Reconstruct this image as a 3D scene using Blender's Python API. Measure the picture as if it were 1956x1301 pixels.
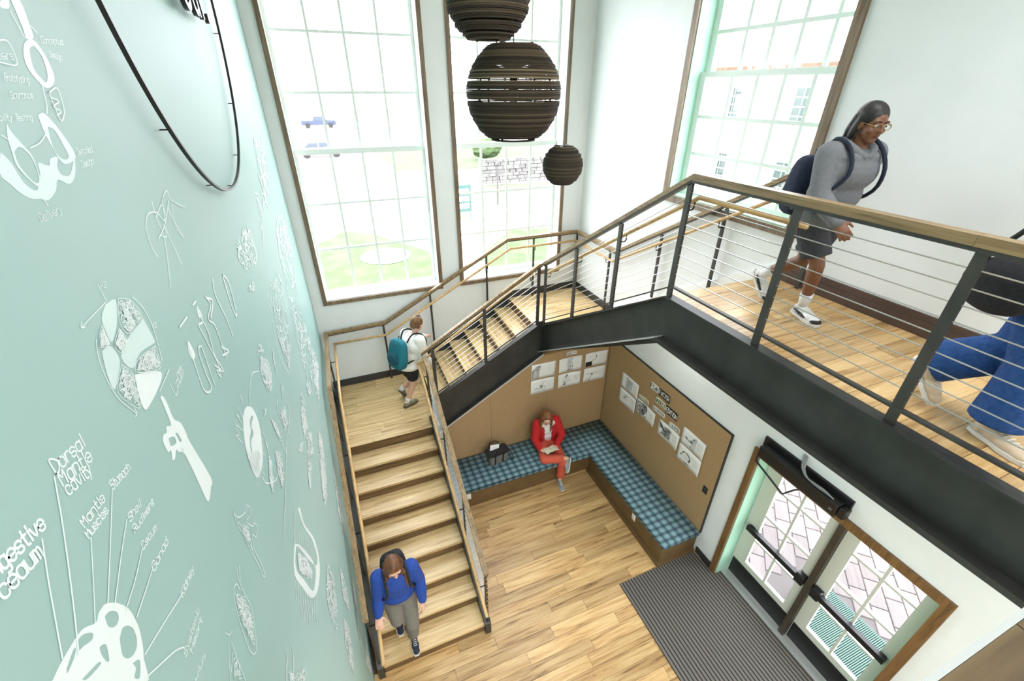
import bpy, bmesh, math, random
from mathutils import Vector, Matrix
random.seed(7)
S = bpy.context.scene
COL = S.collection
for o in list(bpy.data.objects): bpy.data.objects.remove(o)

# ------------------------------------------------------------------ camera, world, light
cam_data = bpy.data.cameras.new('camera'); cam = bpy.data.objects.new('camera', cam_data); COL.objects.link(cam)
CAM = Vector((0.5386, -6.5664, 5.76))
yaw, pitch, roll = 0.3877037, 0.5237598, 0.0034628
cy, sy, cp, sp = math.cos(yaw), math.sin(yaw), math.cos(pitch), math.sin(pitch)
fwd = Vector((sy*cp, cy*cp, -sp)); rgt = Vector((cy, -sy, 0)); upv = rgt.cross(fwd)
r2 = math.cos(roll)*rgt + math.sin(roll)*upv; u2 = -math.sin(roll)*rgt + math.cos(roll)*upv
cam.matrix_world = Matrix(((r2.x, u2.x, -fwd.x, CAM.x), (r2.y, u2.y, -fwd.y, CAM.y), (r2.z, u2.z, -fwd.z, CAM.z), (0, 0, 0, 1)))
cam_data.sensor_width = 36; cam_data.lens = 36*830.122/1956; cam_data.clip_start = 0.02; cam_data.clip_end = 500
S.camera = cam
W = bpy.data.worlds.new('overcast_sky'); S.world = W; W.use_nodes = True
bg = W.node_tree.nodes['Background']; bg.inputs[0].default_value = (0.97, 0.96, 1.05, 1); bg.inputs[1].default_value = 10.5
S.view_settings.view_transform = 'Standard'; S.view_settings.look = 'None'; S.view_settings.exposure = 0.0; S.view_settings.gamma = 1
S.view_settings.use_curve_mapping = False

def area_light(name, loc, sx, sy_, power, color=(1, 1, 1), rot=(0, 0, 0), portal=False):
    l = bpy.data.lights.new(name, 'AREA'); l.shape = 'RECTANGLE'; l.size = sx; l.size_y = sy_; l.energy = power; l.color = color
    if portal: l.cycles.is_portal = True
    o = bpy.data.objects.new(name, l); COL.objects.link(o); o.location = loc; o.rotation_euler = rot
    return o
# daylight portals sit in the window and door openings, facing into the room
area_light('window_portal', (1.07, 0.34, 5.05), 1.75, 4.1, 1, rot=(-math.pi/2, 0, 0), portal=True)
area_light('window_portal', (3.2, 0.34, 5.05), 1.75, 4.1, 1, rot=(-math.pi/2, 0, 0), portal=True)
area_light('window_portal', (4.84, -2.93, 5.85), 2.5, 1.75, 1, rot=(0, math.pi/2, 0), portal=True)
area_light('door_portal', (4.84, -5.18, 1.15), 2.2, 1.75, 1, rot=(0, math.pi/2, 0), portal=True)

# ------------------------------------------------------------------ materials
MATS = {}
def srgb(r, g, b):
    f = lambda c: c/12.92 if c <= 0.04045 else ((c+0.055)/1.055)**2.4
    return (f(r/255), f(g/255), f(b/255), 1)
def mat(name, c=(200, 200, 200), rough=0.6, metal=0.0, spec=0.5):
    if name in MATS: return MATS[name]
    m = bpy.data.materials.new(name); m.use_nodes = True; MATS[name] = m
    b = m.node_tree.nodes['Principled BSDF']
    b.inputs['Base Color'].default_value = srgb(*c); b.inputs['Roughness'].default_value = rough
    b.inputs['Metallic'].default_value = metal; b.inputs['Specular IOR Level'].default_value = spec
    return m
def nodes(m): return m.node_tree.nodes, m.node_tree.links, m.node_tree.nodes['Principled BSDF']
def ramp(n, stops):
    r = n.new('ShaderNodeValToRGB'); e = r.color_ramp.elements
    while len(e) > 1: e.remove(e[-1])
    e[0].position = stops[0][0]; e[0].color = stops[0][1]
    for p, c in stops[1:]:
        x = e.new(p); x.color = c
    return r
def noisy(name, c1, c2, scale=6, rough=0.6, detail=3, bump=0.0, stretch=(1, 1, 1), metal=0.0, spec=0.5, lo=0.35, hi=0.65):
    if name in MATS: return MATS[name]
    m = mat(name, c1, rough, metal, spec); n, l, b = nodes(m)
    t = n.new('ShaderNodeTexCoord'); mp = n.new('ShaderNodeMapping'); mp.inputs['Scale'].default_value = stretch
    x = n.new('ShaderNodeTexNoise'); x.inputs['Scale'].default_value = scale; x.inputs['Detail'].default_value = detail
    r = ramp(n, [(lo, srgb(*c1)), (hi, srgb(*c2))])
    l.new(t.outputs['Object'], mp.inputs[0]); l.new(mp.outputs[0], x.inputs['Vector']); l.new(x.outputs['Fac'], r.inputs[0]); l.new(r.outputs[0], b.inputs['Base Color'])
    if bump:
        bp = n.new('ShaderNodeBump'); bp.inputs['Strength'].default_value = bump; bp.inputs['Distance'].default_value = 0.01
        l.new(x.outputs['Fac'], bp.inputs['Height']); l.new(bp.outputs[0], b.inputs['Normal'])
    return m
def wood(name, light, mid, dark, axis=0, rough=0.38, dens=1.0, var=0.25):
    """grain along one axis, each board its own tone"""
    if name in MATS: return MATS[name]
    m = mat(name, mid, rough); n, l, b = nodes(m)
    t = n.new('ShaderNodeTexCoord'); oi = n.new('ShaderNodeObjectInfo')
    mul = n.new('ShaderNodeVectorMath'); mul.operation = 'SCALE'; mul.inputs[0].default_value = (13.1, 7.7, 3.3); l.new(oi.outputs['Random'], mul.inputs['Scale'])
    add = n.new('ShaderNodeVectorMath'); l.new(t.outputs['Object'], add.inputs[0]); l.new(mul.outputs[0], add.inputs[1])
    sc = [22*dens, 22*dens, 22*dens]; sc[axis] = 1.5*dens
    mp = n.new('ShaderNodeMapping'); mp.inputs['Scale'].default_value = sc; l.new(add.outputs[0], mp.inputs[0])
    a = n.new('ShaderNodeTexNoise'); a.inputs['Scale'].default_value = 1.0; a.inputs['Detail'].default_value = 5; a.inputs['Roughness'].default_value = 0.6; a.inputs['Distortion'].default_value = 0.6
    l.new(mp.outputs[0], a.inputs['Vector'])
    r = ramp(n, [(0.28, srgb(*dark)), (0.42, srgb(*mid)), (0.62, srgb(*light))]); l.new(a.outputs['Fac'], r.inputs[0])
    hs = n.new('ShaderNodeHueSaturation'); l.new(r.outputs[0], hs.inputs['Color'])
    mr = n.new('ShaderNodeMapRange'); mr.inputs['To Min'].default_value = 1-var; mr.inputs['To Max'].default_value = 1+var*0.6
    l.new(oi.outputs['Random'], mr.inputs[0]); l.new(mr.outputs[0], hs.inputs['Value']); l.new(hs.outputs[0], b.inputs['Base Color'])
    return m
WALL = noisy('white_paint', (228, 232, 231), (232, 236, 235), 3, 0.55)
MINT = mat('mint_paint', (176, 222, 198), 0.5)
TRIM = wood('window_trim_wood', (136, 116, 92), (112, 94, 73), (86, 70, 54), 2, 0.45, 1.5, 0.1)
DOORTRIM = wood('door_trim_wood', (130, 96, 58), (108, 78, 44), (84, 58, 32), 2, 0.45, 1.5, 0.08)
CAPW = wood('rail_cap_wood', (156, 131, 94), (128, 105, 71), (98, 79, 52), 1, 0.4, 1.6, 0.1)
GRABW = wood('grab_rail_wood', (206, 172, 120), (188, 150, 98), (158, 122, 76), 1, 0.35, 1.6, 0.08)
PLANK = wood('floor_plank_wood', (210, 178, 126), (184, 146, 94), (96, 64, 36), 0, 0.33, 1.0, 0.24)
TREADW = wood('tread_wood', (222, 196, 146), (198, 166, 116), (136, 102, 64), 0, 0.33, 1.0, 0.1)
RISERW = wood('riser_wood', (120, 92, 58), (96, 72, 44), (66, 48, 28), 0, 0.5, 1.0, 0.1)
STEEL = noisy('dark_steel', (56, 56, 53), (66, 66, 63), 5, 0.42, 4, metal=0.35)
STEEL2 = noisy('post_steel', (62, 60, 56), (72, 70, 65), 5, 0.45, 3, metal=0.3)
CABLE = mat('cable_steel', (205, 207, 205), 0.3, 0.8)
SILVER = mat('silver_trim', (205, 208, 206), 0.35, 0.5)
BASEB = mat('dark_baseboard', (52, 54, 54), 0.5)
BROWNB = noisy('brown_baseboard', (74, 58, 50), (84, 66, 58), 8, 0.45)
TAN = noisy('tan_panel_fabric', (162, 132, 93), (168, 138, 98), 40, 0.9, 5, 0.15)
BLACK = mat('black_metal', (24, 24, 25), 0.4)
BENCHW = noisy('bench_brown', (98, 76, 46), (108, 84, 52), 6, 0.55)
WHITEP = mat('white_plastic', (238, 238, 234), 0.4)
SASH = mat('sash_white', (226, 236, 230), 0.45)
GLASS = mat('window_glass', (255, 255, 255), 0.02)
def setup_glass(m, tint):
    n, l, b = nodes(m); out = [x for x in n if x.type == 'OUTPUT_MATERIAL'][0]
    tr = n.new('ShaderNodeBsdfTransparent'); tr.inputs[0].default_value = tint
    gl = n.new('ShaderNodeBsdfGlossy'); gl.inputs['Roughness'].default_value = 0.02
    mx = n.new('ShaderNodeMixShader'); mx.inputs[0].default_value = 0.04; l.new(tr.outputs[0], mx.inputs[1]); l.new(gl.outputs[0], mx.inputs[2]); l.new(mx.outputs[0], out.inputs[0])
setup_glass(GLASS, (0.98, 1.0, 0.99, 1))
MURALW = noisy('mural_wallpaper', (152, 186, 181), (166, 194, 190), 0.5, 0.5, 2, spec=0.25, lo=0.3, hi=0.7)
MURALI = mat('mural_white_print', (232, 243, 243), 0.4)
MURALS = mat('mural_pale_print', (206, 228, 226), 0.4)
PAPER = mat('paper', (232, 232, 228), 0.8)
PAPERY = mat('paper_cream', (222, 220, 196), 0.8)
INK = mat('black_ink', (22, 22, 24), 0.7)
INKG = mat('grey_ink', (96, 98, 102), 0.8)
INKL = mat('light_grey_ink', (176, 180, 186), 0.8)
SILL = mat('sill_white', (240, 244, 242), 0.4)

# ------------------------------------------------------------------ mesh helpers
def link(name, me, m, parent=None, smooth=False):
    o = bpy.data.objects.new(name, me); COL.objects.link(o)
    if m is not None and len(me.materials) == 0: me.materials.append(m)
    if smooth:
        for p in me.polygons: p.use_smooth = True
    if parent is not None:
        o.parent = parent; o.matrix_parent_inverse = PINV.get(parent.name, Matrix.Identity(4))
    return o
PINV = {}
def obj(name, bm, m, parent=None, smooth=False):
    bmesh.ops.recalc_face_normals(bm, faces=bm.faces)
    me = bpy.data.meshes.new(name); bm.to_mesh(me); bm.free()
    return link(name, me, m, parent, smooth)
def tag(o, label=None, cat=None, group=None, kind=None):
    if label: o['label'] = label
    if cat: o['category'] = cat
    if group: o['group'] = group
    if kind: o['kind'] = kind
    return o
def thing(name, label, cat, loc=(0, 0, 0), group=None, kind=None):
    o = bpy.data.objects.new(name, None); COL.objects.link(o); o.location = loc; o.empty_display_size = 0.1
    PINV[o.name] = Matrix.Translation(-Vector(loc))
    return tag(o, label, cat, group, kind)
def BM(): return bmesh.new()
def box(bm, x0, x1, y0, y1, z0, z1):
    v = [bm.verts.new(p) for p in ((x0, y0, z0), (x1, y0, z0), (x1, y1, z0), (x0, y1, z0), (x0, y0, z1), (x1, y0, z1), (x1, y1, z1), (x0, y1, z1))]
    for f in ((0, 3, 2, 1), (4, 5, 6, 7), (0, 1, 5, 4), (1, 2, 6, 5), (2, 3, 7, 6), (3, 0, 4, 7)): bm.faces.new([v[i] for i in f])
    return bm
def extr(bm, pts, vec):
    vec = Vector(vec); a = [bm.verts.new(p) for p in pts]; b = [bm.verts.new(Vector(p)+vec) for p in pts]; n = len(a)
    bm.faces.new(a); bm.faces.new(b[::-1])
    for i in range(n): bm.faces.new((a[i], b[i], b[(i+1) % n], a[(i+1) % n]))
    return bm
def bx(name, m, parent, *a):
    return obj(name, box(BM(), *a), m, parent)
def bevel_box(name, m, parent, x0, x1, y0, y1, z0, z1, r=0.01, seg=2):
    bm = box(BM(), x0, x1, y0, y1, z0, z1)
    bmesh.ops.bevel(bm, geom=list(bm.edges), offset=r, segments=seg, affect='EDGES', profile=0.6)
    return obj(name, bm, m, parent, True)
def frames(pts):
    pts = [Vector(p) for p in pts]; out = []
    for i, p in enumerate(pts):
        d = Vector((0, 0, 0))
        if i > 0: d += (p-pts[i-1]).normalized()
        if i < len(pts)-1: d += (pts[i+1]-p).normalized()
        d.normalize(); out.append((p, d))
    return out
def tube(bm, pts, r, n=8, caps=True, r_list=None):
    fr = frames(pts); rings = []; ref = None
    for i, (p, d) in enumerate(fr):
        if ref is None: ref = Vector((0, 0, 1)) if abs(d.z) < 0.9 else Vector((1, 0, 0))
        s = d.cross(ref)
        if s.length < 1e-4: s = d.cross(Vector((0, 1, 0)))
        s.normalize(); u = s.cross(d); ref = u; rr = r_list[i] if r_list else r
        rings.append([bm.verts.new(p+s*math.cos(a)*rr+u*math.sin(a)*rr) for a in [2*math.pi*k/n for k in range(n)]])
    for a, b in zip(rings, rings[1:]):
        for k in range(n): bm.faces.new((a[k], a[(k+1) % n], b[(k+1) % n], b[k]))
    if caps: bm.faces.new(rings[0][::-1]); bm.faces.new(rings[-1])
    return bm
def sweep(bm, pts, w, h, zoff=0.0):
    """rectangular bar along a path, its sides kept upright; top of bar at path + zoff"""
    P = [Vector(p) for p in pts]; rings = []
    for i, p in enumerate(P):
        hd = []
        if i > 0: hd.append((P[i]-P[i-1]))
        if i < len(P)-1: hd.append((P[i+1]-P[i]))
        nn = []
        for d in hd:
            d2 = Vector((d.x, d.y, 0))
            if d2.length > 1e-5: nn.append(Vector((-d2.y, d2.x, 0)).normalized())
        s = sum(nn, Vector((0, 0, 0))); s.normalize(); k = 1.0/max(0.5, s.dot(nn[0]))
        s = s*k*w/2
        rings.append([bm.verts.new(p+s+Vector((0, 0, zoff))), bm.verts.new(p-s+Vector((0, 0, zoff))), bm.verts.new(p-s+Vector((0, 0, zoff-h))), bm.verts.new(p+s+Vector((0, 0, zoff-h)))])
    for a, b in zip(rings, rings[1:]):
        for k in range(4): bm.faces.new((a[k], a[(k+1) % 4], b[(k+1) % 4], b[k]))
    bm.faces.new(rings[0][::-1]); bm.faces.new(rings[-1])
    return bm
def smooth3(pts, k=4):
    out = []; P_ = [Vector(p) for p in pts]
    for i in range(len(P_)-1):
        p0, p1, p2, p3 = P_[max(0, i-1)], P_[i], P_[i+1], P_[min(len(P_)-1, i+2)]
        for j in range(k): u = j/k; out.append(0.5*((2*p1)+(p2-p0)*u+(2*p0-5*p1+4*p2-p3)*u*u+(3*p1-p0-3*p2+p3)*u*u*u))
    return out+[P_[-1]]
smooth_path3 = smooth3
def lathe(bm, prof, c=(0, 0, 0), n=32, closed=False):
    c = Vector(c); rings = []
    for r, z in prof: rings.append([bm.verts.new(c+Vector((r*math.cos(2*math.pi*k/n), r*math.sin(2*math.pi*k/n), z))) for k in range(n)])
    pairs = list(zip(rings, rings[1:]))
    if closed: pairs.append((rings[-1], rings[0]))
    for a, b in pairs:
        for k in range(n): bm.faces.new((a[k], a[(k+1) % n], b[(k+1) % n], b[k]))
    if not closed: bm.faces.new(rings[0][::-1]); bm.faces.new(rings[-1])
    return bm
def struct(name, bm, m, parent=None, label=None, cat=None):
    o = obj(name, bm, m, parent)
    if parent is None: o['kind'] = 'structure'; tag(o, label, cat)
    return o

# ------------------------------------------------------------------ room shell
RW = 4.484; LZ = 1.44; L2 = 2.56; BZ = 4.16; TOP = 7.6; YR = -9.5
fl = struct('floor', box(BM(), -0.3, RW+0.3, YR-0.2, 0.3, -0.25, -0.012), BENCHW, None, 'honey coloured wood plank floor at the foot of the stairs', 'floor')
struct('ceiling', box(BM(), -0.3, RW+0.3, YR-0.2, 0.3, TOP, TOP+0.2), WALL, None, 'white painted ceiling high over the stairwell', 'ceiling')
wl = struct('wall_left', box(BM(), -0.25, 0.0, YR, 0.0, -0.012, TOP), MURALW, None, 'sage green mural wall covered in white science drawings', 'wall')
struct('wall_rear', box(BM(), -0.25, RW+0.3, YR-0.2, YR, -0.012, TOP), WALL, None, 'plain white wall behind the upper floor', 'wall')
# back wall with two tall window openings
WIN = [(0.203, 1.935), (2.343, 4.07)]; WZ0, WZ1 = 2.98, 7.06
bm = BM(); Y0, Y1 = 0.0, 0.36
box(bm, -0.25, RW+0.4, Y0, Y1, -0.012, WZ0); box(bm, -0.25, RW+0.4, Y0, Y1, WZ1, TOP)
for a, b in ((-0.25, WIN[0][0]), (WIN[0][1], WIN[1][0]), (WIN[1][1], RW+0.4)): box(bm, a, b, Y0, Y1, WZ0, WZ1)
struct('wall_back', bm, WALL, None, 'white wall with two tall multi-pane windows', 'wall')
# right wall with high window and double door
R3Y = (-3.775, -2.065); R3Z = (4.63, 7.06); DY = (-6.055, -4.30); DZ = 2.20
bm = BM(); X0, X1 = RW, RW+0.38
box(bm, X0, X1, R3Y[1], 0.0, -0.012, TOP); box(bm, X0, X1, R3Y[0], R3Y[1], -0.012, R3Z[0]); box(bm, X0, X1, R3Y[0], R3Y[1], R3Z[1], TOP)
box(bm, X0, X1, DY[1], R3Y[0], -0.012, TOP); box(bm, X0, X1, DY[0], DY[1], DZ, TOP); box(bm, X0, X1, YR, DY[0], -0.012, TOP)
struct('wall_right', bm, WALL, None, 'white wall with the entrance door and a high window', 'wall')

# planks
PL = {}
def plank(length, width, parent, x, y, z, m, rot=0.0, th=0.012):
    key = (round(length, 2), round(width, 3), m.name)
    if key not in PL:
        b = box(BM(), -length/2, length/2, -width/2, width/2, -th, 0)
        me = bpy.data.meshes.new('plank'); bmesh.ops.recalc_face_normals(b, faces=b.faces); b.to_mesh(me); b.free(); me.materials.append(m); PL[key] = me
    o = bpy.data.objects.new('plank', PL[key]); COL.objects.link(o); o.parent = parent; o.matrix_parent_inverse = PINV.get(parent.name, Matrix.Identity(4))
    o.location = (x, y, z); return o
def plank_floor(parent, x0, x1, y0, y1, z, m, w=0.145, L=1.22, skip=None, seed=1):
    rnd = random.Random(seed); y = y1; i = 0
    while y > y0+0.02:
        ww = min(w, y-y0); x = x0-rnd.uniform(0, L)
        while x < x1:
            a, b = max(x, x0), min(x+L, x1)
            if b-a > 0.03 and not (skip and skip((a+b)/2, y-ww/2, a, b)):
                plank(b-a-0.003, ww-0.003, parent, (a+b)/2, y-ww/2, z+rnd.uniform(-0.0006, 0.0006), m)
            x += L
        y -= w; i += 1
plank_floor(fl, 0.0, RW, -5.9, -1.9, 0.0, PLANK, skip=lambda x, y, a, b: (a > 3.2 and y < -4.02) or (b < 1.3 and y > -3.8), seed=3)
bx('slab_floor', PLANK, fl, 0.0, RW, YR, -5.9, -0.012, -0.001)

# baseboards
def baseboard(name, bm, m, label): struct(name, bm, m, None, label, 'baseboard')
baseboard('baseboard_back', box(BM(), 0.02, 1.44, -0.016, -0.0005, LZ, LZ+0.125), BASEB, 'dark baseboard along the lower landing')
baseboard('baseboard_corner', box(box(BM(), 3.14, RW-0.0005, -0.016, -0.0005, L2, L2+0.125), RW-0.016, RW-0.0005, -1.28, -0.016, L2, L2+0.125), BASEB, 'dark baseboard around the corner landing')
baseboard('baseboard_bridge', box(box(BM(), RW-0.03, RW-0.0005, YR, -3.8, BZ, BZ+0.11), RW-0.018, RW-0.0005, YR, -3.8, BZ+0.11, BZ+0.165), BROWNB, 'brown stepped baseboard along the upper walkway')
baseboard('baseboard_door', box(BM(), RW-0.016, RW-0.0005, -4.225, -3.945, 0.0, 0.11), BASEB, 'short dark baseboard between bench and entrance door')

# ------------------------------------------------------------------ windows
def pane_grid(parent, axis, c, u, z, du=0.03, depth=0.03, name='pane'):
    """muntins and panes; axis 'y' = window in back wall (u is x), axis 'x' = in right wall (u is y)"""
    us, zs = u, z
    def B(nm, m, u0, u1, d0, d1, z0, z1):
        if axis == 'y': return bx(nm, m, parent, u0, u1, c+d0, c+d1, z0, z1)
        return bx(nm, m, parent, c+d0, c+d1, u0, u1, z0, z1)
    for i in range(1, len(us)-1): B('muntin', SASH, us[i]-du/2, us[i]+du/2, -depth/2, depth/2, zs[0], zs[-1])
    for j in range(1, len(zs)-1):
        for i in range(len(us)-1):
            a = us[i]+(du/2 if i else 0); b = us[i+1]-(du/2 if i < len(us)-2 else 0)
            B('muntin', SASH, a, b, -depth/2, depth/2, zs[j]-du/2, zs[j]+du/2)
    for i in range(len(us)-1):
        for j in range(len(zs)-1):
            a = us[i]+(du/2 if i else 0); b = us[i+1]-(du/2 if i < len(us)-2 else 0)
            e = zs[j]+(du/2 if j else 0); f = zs[j+1]-(du/2 if j < len(zs)-2 else 0)
            B(name, GLASS, a, b, -0.003, 0.003, e, f)
def lin(a, b, n): return [a+(b-a)*i/n for i in range(n+1)]
def back_window(n, x0, x1, g0, g1, label):
    t = thing('window_%d' % n, label, 'window', ((x0+x1)/2, 0, WZ0), kind='structure')
    tw = 0.055; zt = WZ1
    bx('frame_side', TRIM, t, x0-tw, x0+0.004, -0.022, 0.006, WZ0-tw, zt+tw); bx('frame_side', TRIM, t, x1-0.004, x1+tw, -0.022, 0.006, WZ0-tw, zt+tw)
    bx('frame_bottom', TRIM, t, x0+0.004, x1-0.004, -0.022, 0.006, WZ0-tw, WZ0+0.004); bx('frame_top', TRIM, t, x0+0.004, x1-0.004, -0.022, 0.006, zt-0.004, zt+tw)
    bx('sill', SILL, t, x0+0.004, x1-0.004, 0.0065, 0.33, WZ0-0.002, WZ0+0.02)
    # lower sash nearer, upper sash set back
    for c, z0, z1, b0, b1 in ((0.235, WZ0+0.02, 5.065, 0.06, 0.07), (0.275, 5.0, zt-0.002, 0.075, 0.05)):
        bx('sash_stile', SASH, t, x0+0.002, g0, c-0.018, c+0.018, z0, z1); bx('sash_stile', SASH, t, g1, x1-0.002, c-0.018, c+0.018, z0, z1)
        bx('sash_rail', SASH, t, g0, g1, c-0.018, c+0.018, z0, z0+b0); bx('sash_rail', SASH, t, g0, g1, c-0.018, c+0.018, z1-b1, z1)
        pane_grid(t, 'y', c, lin(g0, g1, 4), lin(z0+b0, z1-b1, 3))
    return t
back_window(1, WIN[0][0], WIN[0][1], 0.245, 1.893, 'tall wood-trimmed sash window beside the mural wall')
back_window(2, WIN[1][0], WIN[1][1], 2.385, 4.028, 'tall wood-trimmed sash window behind the hanging globe lamps')
t = thing('window_3', 'high sash window with mint green reveals over the upper walkway', 'window', (RW, -2.93, R3Z[0]), kind='structure')
tw = 0.075; ya, yb = R3Y; za, zb = R3Z
bx('frame_side', TRIM, t, RW-0.03, RW+0.004, ya-tw, ya+0.004, za-tw, zb+tw); bx('frame_side', TRIM, t, RW-0.03, RW+0.004, yb-0.004, yb+tw-0.01, za-tw, zb+tw)
bx('frame_bottom', TRIM, t, RW-0.03, RW+0.004, ya+0.004, yb-0.004, za-tw, za+0.004); bx('frame_top', TRIM, t, RW-0.03, RW+0.004, ya+0.004, yb-0.004, zb-0.004, zb+tw)
bx('reveal', MINT, t, RW+0.0045, RW+0.30, yb-0.012, yb-0.001, za+0.002, zb-0.002); bx('reveal', MINT, t, RW+0.0045, RW+0.30, ya+0.001, ya+0.012, za+0.002, zb-0.002)
bx('sill', MINT, t, RW+0.0045, RW+0.30, ya+0.013, yb-0.013, za+0.001, za+0.016)
for c, z0, z1, b0, b1 in ((4.66, za+0.016, 5.935, 0.075, 0.05), (4.715, 5.88, zb-0.002, 0.06, 0.05)):
    bx('sash_stile', SASH, t, c-0.02, c+0.02, yb-0.10, yb-0.012, z0, z1); bx('sash_stile', SASH, t, c-0.02, c+0.02, ya+0.012, ya+0.03, z0, z1)
    bx('sash_rail', SASH, t, c-0.02, c+0.02, ya+0.03, yb-0.10, z0, z0+b0); bx('sash_rail', SASH, t, c-0.02, c+0.02, ya+0.03, yb-0.10, z1-b1, z1)
    us = [ya+0.03, -3.47, -3.165, -2.86, -2.545, yb-0.10]
    pane_grid(t, 'x', c, us, lin(z0+b0, z1-b1, 3), 0.036)

# ------------------------------------------------------------------ entrance door
t = thing('door_1', 'double entrance door with glazed leaves and black push bars', 'door', (RW, -5.18, 0), kind='structure')
bx('frame_side', DOORTRIM, t, RW-0.03, RW+0.004, -4.304, -4.228, 0, 2.285); bx('frame_side', DOORTRIM, t, RW-0.03, RW+0.004, -6.125, -6.051, 0, 2.285)
bx('frame_top', DOORTRIM, t, RW-0.03, RW+0.004, -6.051, -4.304, 2.196, 2.285)
bx('reveal', MINT, t, RW+0.0045, RW+0.235, -4.312, -4.301, 0.0, 2.199); bx('reveal', MINT, t, RW+0.0045, RW+0.235, -6.054, -6.043, 0.0, 2.199)
bx('reveal', MINT, t, RW+0.0045, RW+0.235, -6.042, -4.313, 2.188, 2.199)
DL = mat('door_paint', (206, 208, 196), 0.45)
MUL = noisy('mullion_bronze', (62, 54, 44), (70, 60, 50), 6, 0.45)
XD = 4.722
def leaf(y0, y1, g0, g1):
    m = bx('door_leaf', DL, t, XD-0.022, XD+0.022, y0, g0, 0.02, 2.15)
    bx('stile', DL, m, XD-0.022, XD+0.022, g1, y1, 0.02, 2.15)
    bx('rail', DL, m, XD-0.022, XD+0.022, g0, g1, 0.02, 0.40); bx('rail', DL, m, XD-0.022, XD+0.022, g0, g1, 2.07, 2.15)
    us = [g0, (g0+g1)/2, g1]; zs = [0.40, 0.84, 1.30, 1.76, 2.07]; q = 0.026
    bx('muntin', DL, m, XD-0.02, XD+0.02, us[1]-q/2, us[1]+q/2, 0.40, 2.07)
    for z in zs[1:-1]:
        bx('muntin', DL, m, XD-0.02, XD+0.02, g0, us[1]-q/2, z-q/2, z+q/2); bx('muntin', DL, m, XD-0.02, XD+0.02, us[1]+q/2, g1, z-q/2, z+q/2)
    for j in range(4):
        lo = zs[j]+(q/2 if j else 0); hi = zs[j+1]-(q/2 if j < 3 else 0)
        bx('pane', GLASS, m, XD-0.003, XD+0.003, g0, us[1]-q/2, lo, hi); bx('pane', GLASS, m, XD-0.003, XD+0.003, us[1]+q/2, g1, lo, hi)
    bx('kick_plate', BLACK, m, XD-0.030, XD-0.0225, y0+0.01, y1-0.01, 0.03, 0.31)
    return m
la = leaf(-5.165, -4.325, -5.062, -4.495); lb = leaf(-6.035, -5.235, -5.925, -5.362)
for m_, a, b, s in ((la, -5.155, -4.36, 1), (lb, -6.02, -5.245, -1)):
    bm = BM(); box(bm, XD-0.095, XD-0.045, a+0.02, b-0.02, 0.965, 1.035); box(bm, XD-0.045, XD-0.023, a+0.03, a+0.09, 0.975, 1.025); box(bm, XD-0.045, XD-0.023, b-0.09, b-0.03, 0.975, 1.025)
    o = obj('push_bar', bm, BLACK, m_)
    y0_, y1_ = (a-0.0, a+0.10) if s > 0 else (b-0.10, b+0.0)
    bevel_box('latch_case', BLACK, m_, XD-0.10, XD-0.024, y0_, y1_, 0.93, 1.07, 0.012)
bx('mullion', MUL, t, XD-0.075, XD+0.03, -5.232, -5.168, 0.0, 2.187)
bx('threshold', SILVER, t, RW+0.10, RW+0.26, -6.042, -4.313, 0.0, 0.012)
bx('hinge_jamb', DL, t, XD-0.003, XD+0.022, -4.324, -4.313, 0.0, 2.187)
# door operator
t = thing('door_operator', 'black automatic door opener box above the entrance door', 'door opener', (4.45, -4.8, 2.3))
bm = box(BM(), 4.345, RW-0.031, -5.20, -4.34, 2.30, 2.44); bmesh.ops.bevel(bm, geom=list(bm.edges), offset=0.008, segments=1, affect='EDGES'); obj('housing', bm, BLACK, t)
bm = box(BM(), 4.36, RW-0.031, -5.27, -5.205, 2.315, 2.43); bmesh.ops.bevel(bm, geom=list(bm.edges), offset=0.008, segments=1, affect='EDGES'); obj('end_cap', bm, BLACK, t)
bx('back_plate', BLACK, t, RW-0.03, RW-0.001, -5.25, -4.30, 2.32, 2.50)
bm = BM(); tube(bm, [(4.37, -4.345, 2.29), (4.40, -4.325, 2.18), (4.47, -4.672, 1.985)], 0.012, 8); obj('arm', bm, BLACK, t)
bm = BM(); lathe(bm, [(0.02, 2.28), (0.02, 2.30)], (4.40, -4.40, 0), 12); obj('pivot', bm, BLACK, t)
bm = BM(); tube(bm, [(4.47, -4.672, 1.985), (4.56, -4.72, 2.06), (4.699, -4.80, 2.11)], 0.009, 8); obj('arm', bm, BLACK, t)
for k in range(3):
    bm = BM(); o_ = k*0.016
    tube(bm, smooth_path3([(4.474, -4.74+o_, 2.60), (4.44, -4.765+o_, 2.55), (4.40, -4.80+o_*0.8, 2.50), (4.375, -4.87+o_*0.5, 2.462), (4.37, -4.97, 2.452+o_*0.6), (4.375, -5.07+o_, 2.46+o_*0.4), (4.385, -5.13+o_*0.5, 2.445)]), 0.008, 8)
    o = obj('conduit', bm, mat('conduit_grey', (150, 152, 152), 0.4, 0.6), t, True)
bx('switch', mat('switch_grey', (90, 90, 92), 0.5), t, 4.338, 4.345, -5.17, -5.14, 2.35, 2.38)

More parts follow.
